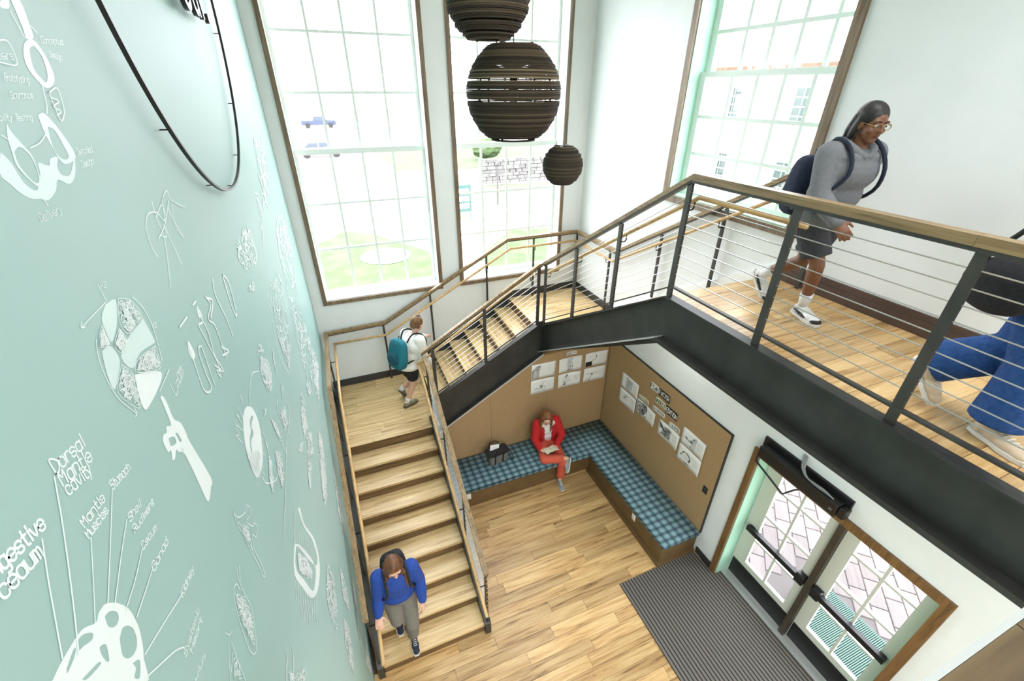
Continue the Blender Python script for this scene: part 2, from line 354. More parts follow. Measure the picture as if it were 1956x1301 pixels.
# ------------------------------------------------------------------ stairs
NR, TD, RS = 9, 0.2825, 0.16
def tread_board(parent, m, *a): return bx('tread', m, parent, *a)
st1 = thing('staircase', 'lower stair flight of pale wood treads along the mural wall', 'staircase', (0.7, -3.83, 0), 'stair flights')
ny = [-1.565-TD*i for i in range(NR)]          # nosing lines, ny[0] is the landing edge
SX0, SX1 = 0.125, 1.312
for i in range(1, NR):
    z = LZ-RS*i; bx('tread', TREADW, st1, SX0, SX1, ny[i], ny[i-1]+0.012, z-0.035, z)
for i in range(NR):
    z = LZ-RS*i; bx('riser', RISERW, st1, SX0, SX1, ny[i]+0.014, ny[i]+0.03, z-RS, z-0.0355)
def slope_plate(name, m, parent, axis, c0, c1, tops, depth, bottoms=None):
    """plate in a vertical plane between c0 and c1; tops: list of (u, z)"""
    bots = bottoms or [(u, z-depth) for u, z in tops]
    pts = list(tops)+list(reversed(bots))
    P = [(c0, u, z) for u, z in pts] if axis == 'x' else [(u, c0, z) for u, z in pts]
    return obj(name, extr(BM(), P, (c1-c0, 0, 0) if axis == 'x' else (0, c1-c0, 0)), m, parent)
sl = RS/TD
f1 = lambda y: LZ+sl*(y+1.565)
tops = [(-3.86, f1(-3.86)+0.07), (-1.60, f1(-1.60)+0.07)]
slope_plate('stringer', STEEL, st1, 'x', 1.315, 1.385, tops, 0, [(-3.86, 0.0), (-3.55, 0.0), (-1.60, f1(-1.60)-0.28)])
slope_plate('stringer', STEEL, st1, 'x', 0.055, 0.122, [(-3.86, f1(-3.86)+0.07), (-1.60, f1(-1.60)+0.07), (-0.02, LZ+0.09)], 0, [(-3.86, 0.0), (-3.55, 0.0), (-1.60, f1(-1.60)-0.28), (-0.02, LZ-0.28)])
# lower landing
ld = thing('stair_landing', 'lower stair landing of pale planks under the window by the mural', 'landing', (0.7, -0.8, LZ))
bx('deck', RISERW, ld, 0.125, 1.43, -1.53, -0.002, LZ-0.2, LZ-0.0125)
plank_floor(ld, 0.125, 1.43, -1.565, -0.017, LZ, TREADW, 0.145, 1.0, seed=11)
slope_plate('edge_plate', STEEL, ld, 'x', 1.315, 1.385, [(-1.598, LZ+0.05), (-1.37, LZ+0.05)], 0.33)
# middle flight
st2 = thing('staircase', 'middle stair flight rising under the tall windows', 'staircase', (2.2, -0.65, LZ), 'stair flights')
nx = [3.14-TD*i for i in range(7)]
TREADY = wood('tread_wood_cross', (222, 196, 146), (198, 166, 116), (136, 102, 64), 1, 0.33, 1.0, 0.1)
RISERY = wood('riser_wood_cross', (120, 92, 58), (96, 72, 44), (66, 48, 28), 1, 0.5, 1.0, 0.1)
for i in range(1, 7):
    z = L2-RS*i; bx('tread', TREADY, st2, nx[i], nx[i-1]+0.012, -1.268, -0.03, z-0.035, z)
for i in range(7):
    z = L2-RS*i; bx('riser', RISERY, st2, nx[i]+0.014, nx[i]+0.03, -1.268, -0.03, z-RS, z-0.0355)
f2 = lambda x: L2+sl*(x-3.14)
# wall-side skirt
slope_plate('skirt', BASEB, st2, 'y', -0.028, -0.001, [(1.445, LZ+0.125), (1.50, f2(1.50)+0.18), (3.08, f2(3.08)+0.18), (3.138, L2+0.125)], 0, [(1.445, LZ-0.1), (3.138, f2(3.138)-0.25)])
# channel stringer of the middle flight (web, top flange, bottom flange, silver edge)
A2, B2 = 1.40, 3.20
t2 = lambda x: 1.766+(2.68-1.766)*(x-1.483)/(3.09-1.483)
b2 = lambda x: 1.164+(2.145-1.164)*(x-1.543)/(3.204-1.543)
slope_plate('stringer', STEEL, st2, 'y', -1.285, -1.27, [(A2, t2(A2)), (3.115, t2(3.115)), (3.205, 2.70)], 0, [(A2, b2(A2)), (3.205, b2(3.205))])
slope_plate('top_flange', STEEL, st2, 'y', -1.36, -1.2855, [(A2, t2(A2)), (3.115, t2(3.115))], 0.014)
slope_plate('bottom_flange', STEEL, st2, 'y', -1.36, -1.2855, [(A2, b2(A2)+0.014), (3.205, b2(3.205)+0.014)], 0.014)
slope_plate('edge_trim', SILVER, st2, 'y', -1.366, -1.3602, [(A2, b2(A2)+0.012), (3.205, b2(3.205)+0.012)], 0.03)
# corner landing
ld2 = thing('stair_landing', 'corner stair landing of pale planks where the flights turn', 'landing', (3.8, -0.65, L2))
bx('deck', RISERW, ld2, 3.172, RW-0.002, -1.266, -0.002, L2-0.2, L2-0.0125)
plank_floor(ld2, 3.218, RW-0.017, -1.425, -1.265, L2, TREADW, 0.145, 0.9, seed=13)
plank_floor(ld2, 3.14, RW-0.017, -1.265, -0.017, L2, TREADW, 0.145, 0.9, seed=12)
# upper flight
st3 = thing('staircase', 'upper stair flight climbing along the white wall to the walkway', 'staircase', (3.8, -2.5, L2), 'stair flights')
T3 = 0.2595; ry3 = [-1.42-T3*i for i in range(10)]
for i in range(1, 10):
    z = L2+RS*i; bx('tread', TREADW, st3, 3.218, RW-0.03, ry3[i]-0.005, ry3[i-1]+0.005, z-0.035, z)
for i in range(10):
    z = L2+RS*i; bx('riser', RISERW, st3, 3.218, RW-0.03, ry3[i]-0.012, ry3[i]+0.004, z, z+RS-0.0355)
top3 = [(-1.29, 2.665), (-3.80, 4.18)]; bot3 = [(-1.29, 2.16), (-3.895, 3.74)]
slope_plate('stringer', STEEL, st3, 'x', 3.20, 3.215, top3, 0, [(-1.29, 2.16), (-3.80, 3.68)])
slope_plate('top_flange', STEEL, st3, 'x', 3.125, 3.1995, [(-1.36, 2.675), (-3.80, 4.18)], 0.014)
slope_plate('bottom_flange', SILVER, st3, 'x', 3.125, 3.1995, [(-1.30, 2.18), (-3.80, 3.765)], 0.014)
slope_plate('soffit', WALL, st3, 'x', 3.216, RW-0.002, [(-1.30, 2.20), (-3.80, 3.76)], 0.02)
slope_plate('skirt', SILL, st3, 'x', RW-0.028, RW-0.001, [(-1.285, L2+0.14), (-3.78, BZ+0.14)], 0.35)
# ------------------------------------------------------------------ upper walkway
wk = thing('walkway', 'upper walkway of wood planks edged with a dark steel channel', 'walkway', (3.85, -5.2, BZ))
bx('deck', WALL, wk, 3.216, RW-0.002, YR+0.01, -3.765, BZ-0.36, BZ-0.0125)
plank_floor(wk, 3.20, RW-0.031, -6.9, -3.765, BZ, PLANK, 0.145, 1.22, seed=21)
bx('stringer', STEEL, wk, 3.20, 3.215, -6.53, -3.801, 3.74, 4.18)
bx('top_flange', STEEL, wk, 3.125, 3.1995, -6.53, -3.801, 4.166, 4.18)
bx('bottom_flange', STEEL, wk, 3.11, 3.1995, -6.53, -3.801, 3.74, 3.754)
bx('edge_strip', STEEL, wk, 3.1005, 3.1095, -6.53, -3.801, 3.725, 3.765)
# upper floor on the camera side
uf = struct('floor_upper', box(BM(), 0.0, 3.2, YR, -6.60, BZ-0.36, BZ), PLANK, None, 'upper storey wood floor behind the balcony edge', 'floor')

# ------------------------------------------------------------------ railings
def cable_run(parent, P0, P1, heights, r=0.0032):
    for h in heights:
        bm = BM(); tube(bm, [(P0[0], P0[1], P0[2]+h), (P1[0], P1[1], P1[2]+h)], r, 6); obj('cable', bm, CABLE, parent)
def post(parent, x, y, z0, z1, sx=0.022, sy=0.05, m=None):
    return bx('post', m or STEEL2, parent, x-sx/2, x+sx/2, y-sy/2, y+sy/2, z0, z1)
def rail_cap(parent, pts, w=0.056, h=0.042, name='handrail', m=None):
    bm = sweep(BM(), pts, w, h); o = obj(name, bm, m or CAPW, parent)
    bm = sweep(BM(), pts, w*0.8, 0.016, -h-0.0005); obj('rail_plate', bm, STEEL2, o); return o
def grab(parent, pts, r=0.019, m=None):
    bm = tube(BM(), pts, r, 10); return obj('grab_rail', bm, m or GRABW, parent, True)
def bracket(gr, p, q):
    """hook under the grab rail p reaching to the post q"""
    p = Vector(p); q = Vector((q[0], q[1], p[2]))
    bm = BM(); tube(bm, [p+Vector((0, 0, -0.015)), p+Vector((0, 0, -0.06)), p+(q-p)*0.15+Vector((0, 0, -0.078)), Vector((q.x, q.y, p.z-0.082))], 0.007, 8); obj('bracket', bm, BLACK, gr, True)
CH = [0.16+0.0855*k for k in range(10)]
# --- rail on the mural side of the lower flight
H = 1.067
r1 = thing('stair_railing', 'wall-side wood railing running down along the mural', 'railing', (0.09, -2.0, LZ), 'stair railings')
f1r = lambda y: f1(y)+H
rail_cap(r1, [(0.09, -0.10, LZ+H), (0.09, -1.55, LZ+H), (0.09, -3.87, f1r(-3.87)+0.02)], 0.056)
for y in (-0.55, -1.5): post(r1, 0.09, y, LZ+0.091, LZ+H-0.06)
for y in (-2.2, -3.0, -3.8): post(r1, 0.09, y, f1(y)+0.075, f1r(y)-0.07)
g = grab(r1, [(0.185, -0.13, 2.33), (0.185, -1.45, 2.33), (0.185, -1.62, 2.29), (0.185, -3.86, 2.29-sl*(3.86-1.62)), (0.185, -4.22, 0.99)])
for y in (-0.55, -1.5): bracket(g, (0.185, y, 2.33), (0.10, y, 2.3))
for y in (-2.2, -3.0, -3.8): bracket(g, (0.185, y, 2.29-sl*(-y-1.62)), (0.10, y, 2.3))
# --- rail on the open side of the lower flight
r2_ = thing('stair_railing', 'cable railing with wood cap on the open side of the lower flight', 'railing', (1.35, -2.6, LZ), 'stair railings')
rail_cap(r2_, [(1.35, -1.285, LZ+H+0.0), (1.35, -1.55, LZ+H), (1.35, -3.86, f1r(-3.86)+0.01)], 0.056)
post(r2_, 1.35, -1.42, LZ+0.05, LZ+H-0.06)
for y in (-2.25, -3.05, -3.83): post(r2_, 1.35, y, f1(y)+0.075, f1r(y)-0.07)
for h in CH:
    bm = BM(); tube(bm, [(1.35, -3.83, f1(-3.83)+h+0.03), (1.35, -1.56, f1(-1.56)+h+0.03)], 0.0032, 6); obj('cable', bm, CABLE, r2_)
    bm = lathe(BM(), [(0.011, -0.004), (0.011, 0.004)], (0, 0, 0), 8)
    for v in bm.verts: v.co = Vector((1.35+v.co.x, -3.858+v.co.z, f1(-3.83)+h+0.03+v.co.y))
    obj('cable_fitting', bm, mat('brass_fitting', (190, 160, 90), 0.35, 0.8), r2_)
g = grab(r2_, [(1.265, -1.20, 2.34), (1.265, -1.45, 2.32), (1.265, -3.84, 2.32-sl*(3.84-1.45)), (1.255, -4.16, 0.93)])
bm = tube(BM(), [(1.255, -4.155, 0.93), (1.255, -4.19, 0.925)], 0.021, 10); obj('end_cap', bm, BLACK, g)
for y in (-1.42, -2.25, -3.05, -3.8): bracket(g, (1.265, y, 2.32-sl*max(0, -y-1.45)), (1.34, y, 2.3))
# --- back wall rail
r3 = thing('stair_railing', 'wood railing on steel posts along the window wall', 'railing', (2.2, -0.07, LZ), 'stair railings')
zc = L2+H+0.03
rail_cap(r3, [(0.063, -0.07, LZ+H), (0.99, -0.07, LZ+H+0.03), (3.10, -0.07, zc), (RW-0.07, -0.07, zc)], 0.056)
for x, z in ((0.954, LZ+0.001), (1.75, f2(1.75)+0.15), (2.73, f2(2.73)+0.15), (3.58, L2+0.001), (RW-0.07, L2+0.001)):
    zt = LZ+H-0.04 if x < 1 else min(zc, LZ+H+0.03+(zc-LZ-H-0.03)*(x-0.99)/(3.10-0.99))-0.06
    post(r3, x, -0.07, z, zt, 0.03, 0.022)
gz = lambda x: 2.325 if x < 0.97 else min(3.495, 2.325+(3.495-2.325)*(x-0.97)/(3.13-0.97))
g = grab(r3, [(0.185, -0.135, 2.325), (0.97, -0.135, 2.325), (3.13, -0.135, 3.495), (RW-0.135, -0.135, 3.495)])
for x in (0.954, 1.75, 2.73, 3.58): bracket(g, (x, -0.135, gz(x)), (x, -0.08, 2.3))
# --- right wall rail
r4 = thing('stair_railing', 'wood railing on steel posts along the white wall beside the upper flight', 'railing', (RW-0.07, -2.2, L2), 'stair railings')
zr = lambda y: zc if y > -1.25 else zc+(5.20-zc)*(-1.25-y)/(3.83-1.25)
XR = RW-0.07
rail_cap(r4, [(XR, -0.10, zc), (XR, -1.25, zc), (XR, -3.83, 5.20), (XR, -4.14, 5.20)], 0.056)
for y, z in ((-1.10, L2+0.001), (-2.18, 3.27), (-3.09, 3.765), (-4.09, BZ+0.001)): post(r4, XR, y, z, min(5.14, zr(y)-0.065), 0.022, 0.035)
gz3 = lambda y: 3.495 if y > -1.27 else 3.495+(4.99-3.495)*(-1.27-y)/(3.83-1.27)
g = grab(r4, [(XR-0.065, -0.135, 3.495), (XR-0.065, -1.27, 3.495), (XR-0.065, -3.83, 4.99), (XR-0.065, -4.12, 4.99)])
for y in (-1.10, -2.18, -3.09): bracket(g, (XR-0.065, y, gz3(y)), (XR-0.01, y, 2.3))
# --- open side of the middle flight
r5 = thing('stair_railing', 'cable railing with wood cap on the open side of the middle flight', 'railing', (2.25, -1.32, LZ), 'stair railings')
YO = -1.322; z2c = lambda x: 2.602+(3.65-2.602)*(x-1.322)/(3.089-1.322)
rail_cap(r5, [(1.31, YO, z2c(1.31)), (3.085, YO, 3.645), (3.135, YO, 3.655)], 0.056)
for x in (1.475, 2.256, 3.09): post(r5, x, YO, t2(min(x, 3.11))+0.001, z2c(x)-0.062, 0.045, 0.022)
for h in CH:
    bm = BM(); tube(bm, [(1.475, YO, t2(1.475)+h-0.07), (3.09, YO, t2(3.09)+h-0.07)], 0.0032, 6); obj('cable', bm, CABLE, r5)
bm = sweep(BM(), [(1.475, YO, t2(1.475)+0.085), (3.09, YO, t2(3.09)+0.085)], 0.03, 0.014); obj('bottom_rail', bm, STEEL2, r5)
g = grab(r5, [(1.265, -1.235, 2.35), (1.34, -1.235, 2.40), (3.0, -1.235, 3.455), (3.07, -1.235, 3.475)])
for x in (1.475, 2.256, 3.0): bracket(g, (x, -1.235, 2.40+(3.455-2.40)*(x-1.34)/1.66), (x, -1.31, 2.3))
# --- open side of the upper flight
r6 = thing('stair_railing', 'cable railing with wood cap on the open side of the upper flight', 'railing', (3.16, -2.6, L2), 'stair railings')
XO = 3.165; z3c = lambda y: 3.682+(5.201-3.682)*(-1.373-y)/(3.83-1.373); z3t = lambda y: 2.675+(4.18-2.675)*(-1.36-y)/(3.80-1.36)
rail_cap(r6, [(XO, -1.345, z3c(-1.345)), (XO, -3.845, z3c(-3.845))], 0.056)
P3 = (-1.39, -2.185, -2.993)
for y in P3: post(r6, XO, y, z3t(y)+0.001, z3c(y)-0.065)
for h in CH:
    bm = BM(); tube(bm, [(XO, -1.39, z3t(-1.39)+h), (XO, -3.80, z3t(-3.80)+h)], 0.0032, 6); obj('cable', bm, CABLE, r6)
bm = sweep(BM(), [(XO, -1.39, z3t(-1.39)+0.085), (XO, -3.80, z3t(-3.80)+0.085)], 0.03, 0.014); obj('bottom_rail', bm, STEEL2, r6)
g3 = lambda y: 3.50+(5.03-3.50)*(-1.33-y)/(3.856-1.33)
g = grab(r6, [(3.245, -1.30, 3.475), (3.245, -1.40, 3.54), (3.245, -3.85, 5.025), (3.245, -4.77, 5.03)])
for y in P3+(-3.81,): bracket(g, (3.245, y, g3(y)), (3.176, y, 2.3))
bracket(g, (3.245, -4.725, 5.03), (3.176, -4.725, 2.3))
# --- walkway rail
r7 = thing('walkway_railing', 'cable railing with wide wood cap along the upper walkway', 'railing', (3.16, -5.2, BZ))
bm = sweep(BM(), [(XO, -3.85, 5.213), (XO, -5.60, 5.216)], 0.07, 0.05); o = obj('handrail', bm, CAPW, r7)
bm = sweep(BM(), [(XO, -5.6015, 5.216), (XO, -6.49, 5.218)], 0.07, 0.05); o = obj('handrail', bm, CAPW, r7)
bm = sweep(BM(), [(XO, -3.85, 5.1625), (XO, -6.49, 5.165)], 0.056, 0.02); obj('rail_plate', bm, STEEL2, r7)
for y in (-3.815, -4.735, -5.635, -6.45): post(r7, XO, y, 4.181, 5.142)
for h in [0.213+0.084*k for k in range(9)]:
    bm = BM(); tube(bm, [(XO, -3.83, 4.18+h), (XO, -6.45, 4.18+h)], 0.0036, 6); obj('cable', bm, CABLE, r7)
bm = sweep(BM(), [(XO, -3.83, 4.285), (XO, -6.45, 4.285)], 0.034, 0.016); obj('bottom_rail', bm, STEEL2, r7)
# --- balcony rail next to the camera
r8 = thing('balcony_railing', 'wide wood rail cap with bright metal edge at the balcony', 'railing', (2.0, -6.6, BZ))
NEARW = wood('balcony_cap_wood', (122, 101, 70), (98, 79, 53), (70, 55, 36), 0, 0.4, 0.8, 0.06)
bx('handrail', NEARW, r8, 0.02, 1.214, -6.70, -6.534, 5.155, 5.20); bx('handrail', NEARW, r8, 1.2155, 3.13, -6.70, -6.534, 5.155, 5.20)
bx('edge_trim', SILVER, r8, 0.02, 3.13, -6.5335, -6.5265, 5.190, 5.2005)
for x in (0.05, 1.0, 2.0, 3.1): bx('post', STEEL2, r8, x-0.02, x+0.02, -6.64, -6.61, BZ+0.001, 5.1545)

# ------------------------------------------------------------------ reading nook under the stairs
nk = struct('wall_nook', extr(BM(), [(1.40, -1.27, 0), (4.46, -1.27, 0), (4.46, -1.27, 2.15), (3.2, -1.27, 2.13), (1.40, -1.27, 1.06)], (0, -0.07, 0)), TAN, None, 'tan tack-panel wall under the stairs behind the bench', 'wall')
pz = lambda x: min(b2(x)-0.022, 2.125)
SE = 0.003
for a, b in ((1.40, 2.30), (2.30, 3.30), (3.30, 4.445)):
    a_, b_ = a+SE/2, b-SE/2
    tops_ = [(b_, pz(b_)), (3.2, pz(3.2)), (a_, pz(a_))] if a_ < 3.2 < b_ else [(b_, pz(b_)), (a_, pz(a_))]
    obj('panel', extr(BM(), [(x, -1.341, z) for x, z in [(a_, 0.36), (b_, 0.36)]+tops_], (0, -0.018, 0)), TAN, nk)
wn = struct('trim_1', box(box(BM(), RW-0.028, RW-0.001, -3.932, -1.36, 2.19, 2.2), RW-0.036, RW-0.001, -3.938, -3.9285, 0.40, 2.2), BLACK, None, 'thin black edging strip around the tan panels', 'trim')
pn = thing('wall_tack_panels', 'tan tack panels with black edging on the right nook wall', 'panel', (RW, -2.6, 0.4), kind='structure')
for a, b in ((-1.36, -2.62), (-2.62, -3.928)): bx('panel', TAN, pn, RW-0.034, RW-0.001, b+SE/2, a-SE/2, 0.36, 2.188)
bx('corner_gap', BLACK, pn, 4.4465, 4.4495, -1.3605, -1.358, 0.40, 2.1)
# bench
bn = thing('bench', 'corner bench with brown base and blue plaid cushion', 'bench', (3.4, -1.9, 0))
bm = extr(BM(), [(1.46, -1.36, 0.06), (4.445, -1.36, 0.06), (4.445, -3.92, 0.06), (3.83, -3.92, 0.06), (3.83, -2.02, 0.06), (1.46, -2.02, 0.06)], (0, 0, 0.31)); obj('base', bm, BENCHW, bn)
bm = extr(BM(), [(1.46, -1.36, 0.0), (4.445, -1.36, 0.0), (4.445, -3.945, 0.0), (3.80, -3.945, 0.0), (3.80, -1.99, 0.0), (1.46, -1.99, 0.0)], (0, 0, 0.0595)); obj('plinth', bm, BENCHW, bn)
PLAID = mat('plaid_fabric', (90, 140, 150), 0.85)
def plaid(m):
    n, l, b = nodes(m); t = n.new('ShaderNodeTexCoord'); sep = n.new('ShaderNodeSeparateXYZ'); l.new(t.outputs['Object'], sep.inputs[0])
    def math_(op, a, v=None, b_=None):
        q = n.new('ShaderNodeMath'); q.operation = op; l.new(a, q.inputs[0])
        if v is not None: q.inputs[1].default_value = v
        if b_ is not None: l.new(b_, q.inputs[1])
        return q.outputs[0]
    def band(c, period, off, width, soft):
        f = math_('FRACT', math_('MULTIPLY', math_('ADD', c, off), 1/period)); d = math_('ABSOLUTE', math_('SUBTRACT', f, 0.5))
        mr = n.new('ShaderNodeMapRange'); l.new(d, mr.inputs[0]); mr.inputs['From Min'].default_value = width/period/2; mr.inputs['From Max'].default_value = width/period/2+soft; mr.inputs['To Min'].default_value = 1; mr.inputs['To Max'].default_value = 0
        return mr.outputs[0]
    x, y, z = sep.outputs
    yz = math_('ADD', y, None, z)
    xs = x
    light = math_('MULTIPLY', math_('ADD', band(xs, 0.115, 0.0, 0.03, 0.2), None, band(yz, 0.10, 0.03, 0.026, 0.2)), 0.5)
    dark = math_('MAXIMUM', band(xs, 0.115, 0.0575, 0.006, 0.02), None, band(yz, 0.10, 0.08, 0.005, 0.02))
    c1 = ramp(n, [(0.05, srgb(70, 96, 106)), (0.5, srgb(98, 130, 140)), (1.0, srgb(134, 162, 170))]); l.new(light, c1.inputs[0])
    mx = n.new('ShaderNodeMix'); mx.data_type = 'RGBA'; l.new(dark, mx.inputs['Factor']); l.new(c1.outputs[0], mx.inputs['A']); mx.inputs['B'].default_value = srgb(36, 48, 56)
    ns = n.new('ShaderNodeTexNoise'); ns.inputs['Scale'].default_value = 300; l.new(t.outputs['Object'], ns.inputs['Vector'])
    bp = n.new('ShaderNodeBump'); bp.inputs['Strength'].default_value = 0.2; bp.inputs['Distance'].default_value = 0.002; l.new(ns.outputs['Fac'], bp.inputs['Height']); l.new(bp.outputs[0], b.inputs['Normal'])
    l.new(mx.outputs['Result'], b.inputs['Base Color'])
plaid(PLAID)
bm = extr(BM(), [(1.45, -1.362, 0.372), (4.444, -1.362, 0.372), (4.444, -3.955, 0.372), (3.815, -3.955, 0.372), (3.815, -2.06, 0.372), (1.45, -2.06, 0.372)], (0, 0, 0.075))
bmesh.ops.bevel(bm, geom=list(bm.edges), offset=0.018, segments=3, affect='EDGES'); obj('cushion', bm, PLAID, bn, True)
def outlet(loc, n, plate, slot, label, w=0.075, h=0.115):
    t = thing('power_outlet', label, 'outlet', loc); x, y, z = loc
    if n == 'y': bevel_box('plate', plate, t, x-w/2, x+w/2, y-0.007, y-0.0005, z-h/2, z+h/2, 0.002, 1)
    else: bevel_box('plate', plate, t, x-0.007, x-0.0005, y-w/2, y+w/2, z-h/2, z+h/2, 0.002, 1)
    for dz in (-0.024, 0.024):
        if n == 'y': bx('socket', slot, t, x-0.014, x+0.014, y-0.009, y-0.0072, z+dz-0.013, z+dz+0.013)
        else: bx('socket', slot, t, x-0.009, x-0.0072, y-0.014, y+0.014, z+dz-0.013, z+dz+0.013)
SOCK = mat('socket_shade', (200, 200, 196), 0.4)
outlet((1.675, -2.02, 0.27), 'y', WHITEP, SOCK, 'white outlet on the bench base beside the stair foot')
outlet((3.83, -3.30, 0.28), 'x', WHITEP, SOCK, 'white outlet on the bench base facing the entrance mat')
outlet((4.45, -3.817, 1.146), 'x', BLACK, mat('socket_dark', (70, 70, 70), 0.5), 'black outlet on the tan panel near the entrance door')
# entrance mat
MATM = mat('mat_fibre', (112, 108, 104), 0.95)
def matm(m):
    n, l, b = nodes(m); t = n.new('ShaderNodeTexCoord'); sep = n.new('ShaderNodeSeparateXYZ'); l.new(t.outputs['Object'], sep.inputs[0])
    a = n.new('ShaderNodeMath'); a.operation = 'MULTIPLY'; a.inputs[1].default_value = 1/0.046; l.new(sep.outputs[0], a.inputs[0])
    f = n.new('ShaderNodeMath'); f.operation = 'FRACT'; l.new(a.outputs[0], f.inputs[0])
    r = ramp(n, [(0.0, srgb(48, 44, 42)), (0.26, srgb(50, 46, 44)), (0.36, srgb(122, 117, 110)), (0.9, srgb(122, 117, 110)), (1.0, srgb(48, 44, 42))]); l.new(f.outputs[0], r.inputs[0])
    ns = n.new('ShaderNodeTexNoise'); ns.inputs['Scale'].default_value = 120; l.new(t.outputs['Object'], ns.inputs['Vector'])
    mx = n.new('ShaderNodeMix'); mx.data_type = 'RGBA'; mx.blend_type = 'MULTIPLY'; mx.inputs['Factor'].default_value = 0.5; l.new(r.outputs[0], mx.inputs['A']); l.new(ns.outputs['Color'], mx.inputs['B'])
    l.new(mx.outputs['Result'], b.inputs['Base Color'])
matm(MATM)
bm = BM(); extr(bm, [(3.18, -7.2, 0.001), (RW-0.032, -7.2, 0.001), (RW-0.032, -3.946, 0.001), (3.18, -3.946, 0.001)], (0, 0, 0.009))
box(bm, RW-0.032, RW+0.098, -6.04, -4.316, 0.001, 0.010)
tag(obj('entrance_mat', bm, MATM), 'grey ribbed walk-off mat in front of the entrance door', 'mat')

# ------------------------------------------------------------------ globe pendants made of stacked card rings
CARD = mat('corrugated_card', (64, 54, 42), 0.9)
def card_layers(m):
    n, l, b = nodes(m); g = n.new('ShaderNodeNewGeometry'); r = ramp(n, [(0.0, srgb(40, 33, 26)), (0.55, srgb(66, 55, 42)), (0.85, srgb(98, 84, 64)), (1.0, srgb(140, 124, 98))]); l.new(g.outputs['Random Per Island'], r.inputs[0]); l.new(r.outputs[0], b.inputs['Base Color'])
card_layers(CARD)
def pendant(c, R, ropen, label, gaps, seed):
    rnd = random.Random(seed); c = Vector(c)
    t = thing('pendant_lamp', label, 'lamp', tuple(c), 'stacked-ring globe pendants')
    zt = math.sqrt(max(0.0, R*R-ropen*ropen)); n = max(24, int(2*zt/(0.004+0.016*R))); dz = 2*zt/n
    bm = BM(); tk = 0.016
    for i in range(n):
        z = -zt+dz*(i+0.5); r = math.sqrt(R*R-z*z); 
        th = dz*0.42
        if any(abs(z/R-g) < dz/R*0.55 for g in gaps): continue
        ro = r+rnd.uniform(-0.005, 0.002); ri = ro-tk-rnd.uniform(0, 0.02)
        dk = th*rnd.uniform(0.98, 1.16)
        lathe(bm, [(ri, z-dk), (ro, z-dk), (ro, z+dk), (ri, z+dk)], c, 56, True)
    sh = obj('shade', bm, CARD, t); sh['kind'] = 'stuff'
    bm = BM()
    for a in range(4):
        an = a*math.pi/2+0.6
        pts = [c+Vector((math.cos(an)*(math.sqrt(R*R-z*z)-tk-0.012), math.sin(an)*(math.sqrt(R*R-z*z)-tk-0.012), z)) for z in lin(-zt, zt, 10)]
        tube(bm, pts, 0.006, 6)
    obj('rib', bm, CARD, t)
    bm = tube(BM(), [c+Vector((0, 0, zt*0.5)), c+Vector((0, 0, TOP-c.z-0.03))], 0.004, 6); obj('cord', bm, mat('cord_grey', (120, 116, 108), 0.6), t)
    bm = lathe(BM(), [(0.022, zt*0.25), (0.026, zt*0.5), (0.012, zt*0.56)], c, 14); obj('socket', bm, BLACK, t)
    bm = lathe(BM(), [(0.012, zt*0.25), (0.03, zt*0.1), (0.034, -0.01), (0.02, -0.04), (0.004, -0.05)], c, 16); obj('bulb', bm, mat('bulb_glass', (235, 235, 225), 0.2), t, True)
    bm = lathe(BM(), [(0.06, TOP-c.z-0.03), (0.06, TOP-c.z-0.0005)], c, 20); obj('canopy', bm, BLACK, t)
    bm = BM()
    for a in (0.6, 0.6+math.pi/2): tube(bm, [c+Vector((math.cos(a)*ropen, math.sin(a)*ropen, zt)), c+Vector((-math.cos(a)*ropen, -math.sin(a)*ropen, zt))], 0.005, 6)
    obj('hanger', bm, BLACK, t)
pendant((1.672, -3.80, 5.735), 0.283, 0.133, 'largest brown ring globe pendant hanging lowest but one', (0.26, -0.10, -0.84), 1)
pendant((1.265, -4.52, 6.085), 0.170, 0.082, 'brown ring globe pendant hanging highest of the three', (-0.55, -0.72), 2)
pendant((1.838, -4.16, 5.376), 0.117, 0.055, 'smallest brown ring globe pendant hanging lowest', (), 3)

# ------------------------------------------------------------------ ring sign on the mural
rs = thing('ring_sign', 'large thin black metal ring standing off the mural wall', 'sign', (0.0, -3.53, 6.56))
RC = (-3.53, 6.56); RR = 1.29
bm = BM(); N = 128; rings = []
for k in range(N):
    a = 2*math.pi*k/N; d = (math.cos(a), math.sin(a)); v = []
    for rr, x in ((RR-0.006, 0.026), (RR+0.006, 0.026), (RR+0.006, 0.041), (RR-0.006, 0.041)): v.append(bm.verts.new((x, RC[0]+d[0]*rr, min(TOP-0.001, RC[1]+d[1]*rr))))
    rings.append(v)
for k in range(N):
    a, b = rings[k], rings[(k+1) % N]
    for j in range(4): bm.faces.new((a[j], a[(j+1) % 4], b[(j+1) % 4], b[j]))
obj('ring', bm, BLACK, rs)
for k in range(16):
    a = 2*math.pi*(k+0.06)/16
    y, z = RC[0]+math.cos(a)*RR, RC[1]+math.sin(a)*RR
    if z < TOP-0.05: bm = tube(BM(), [(0.0005, y, z), (0.0265, y, z)], 0.003, 6); obj('standoff', bm, BLACK, rs)

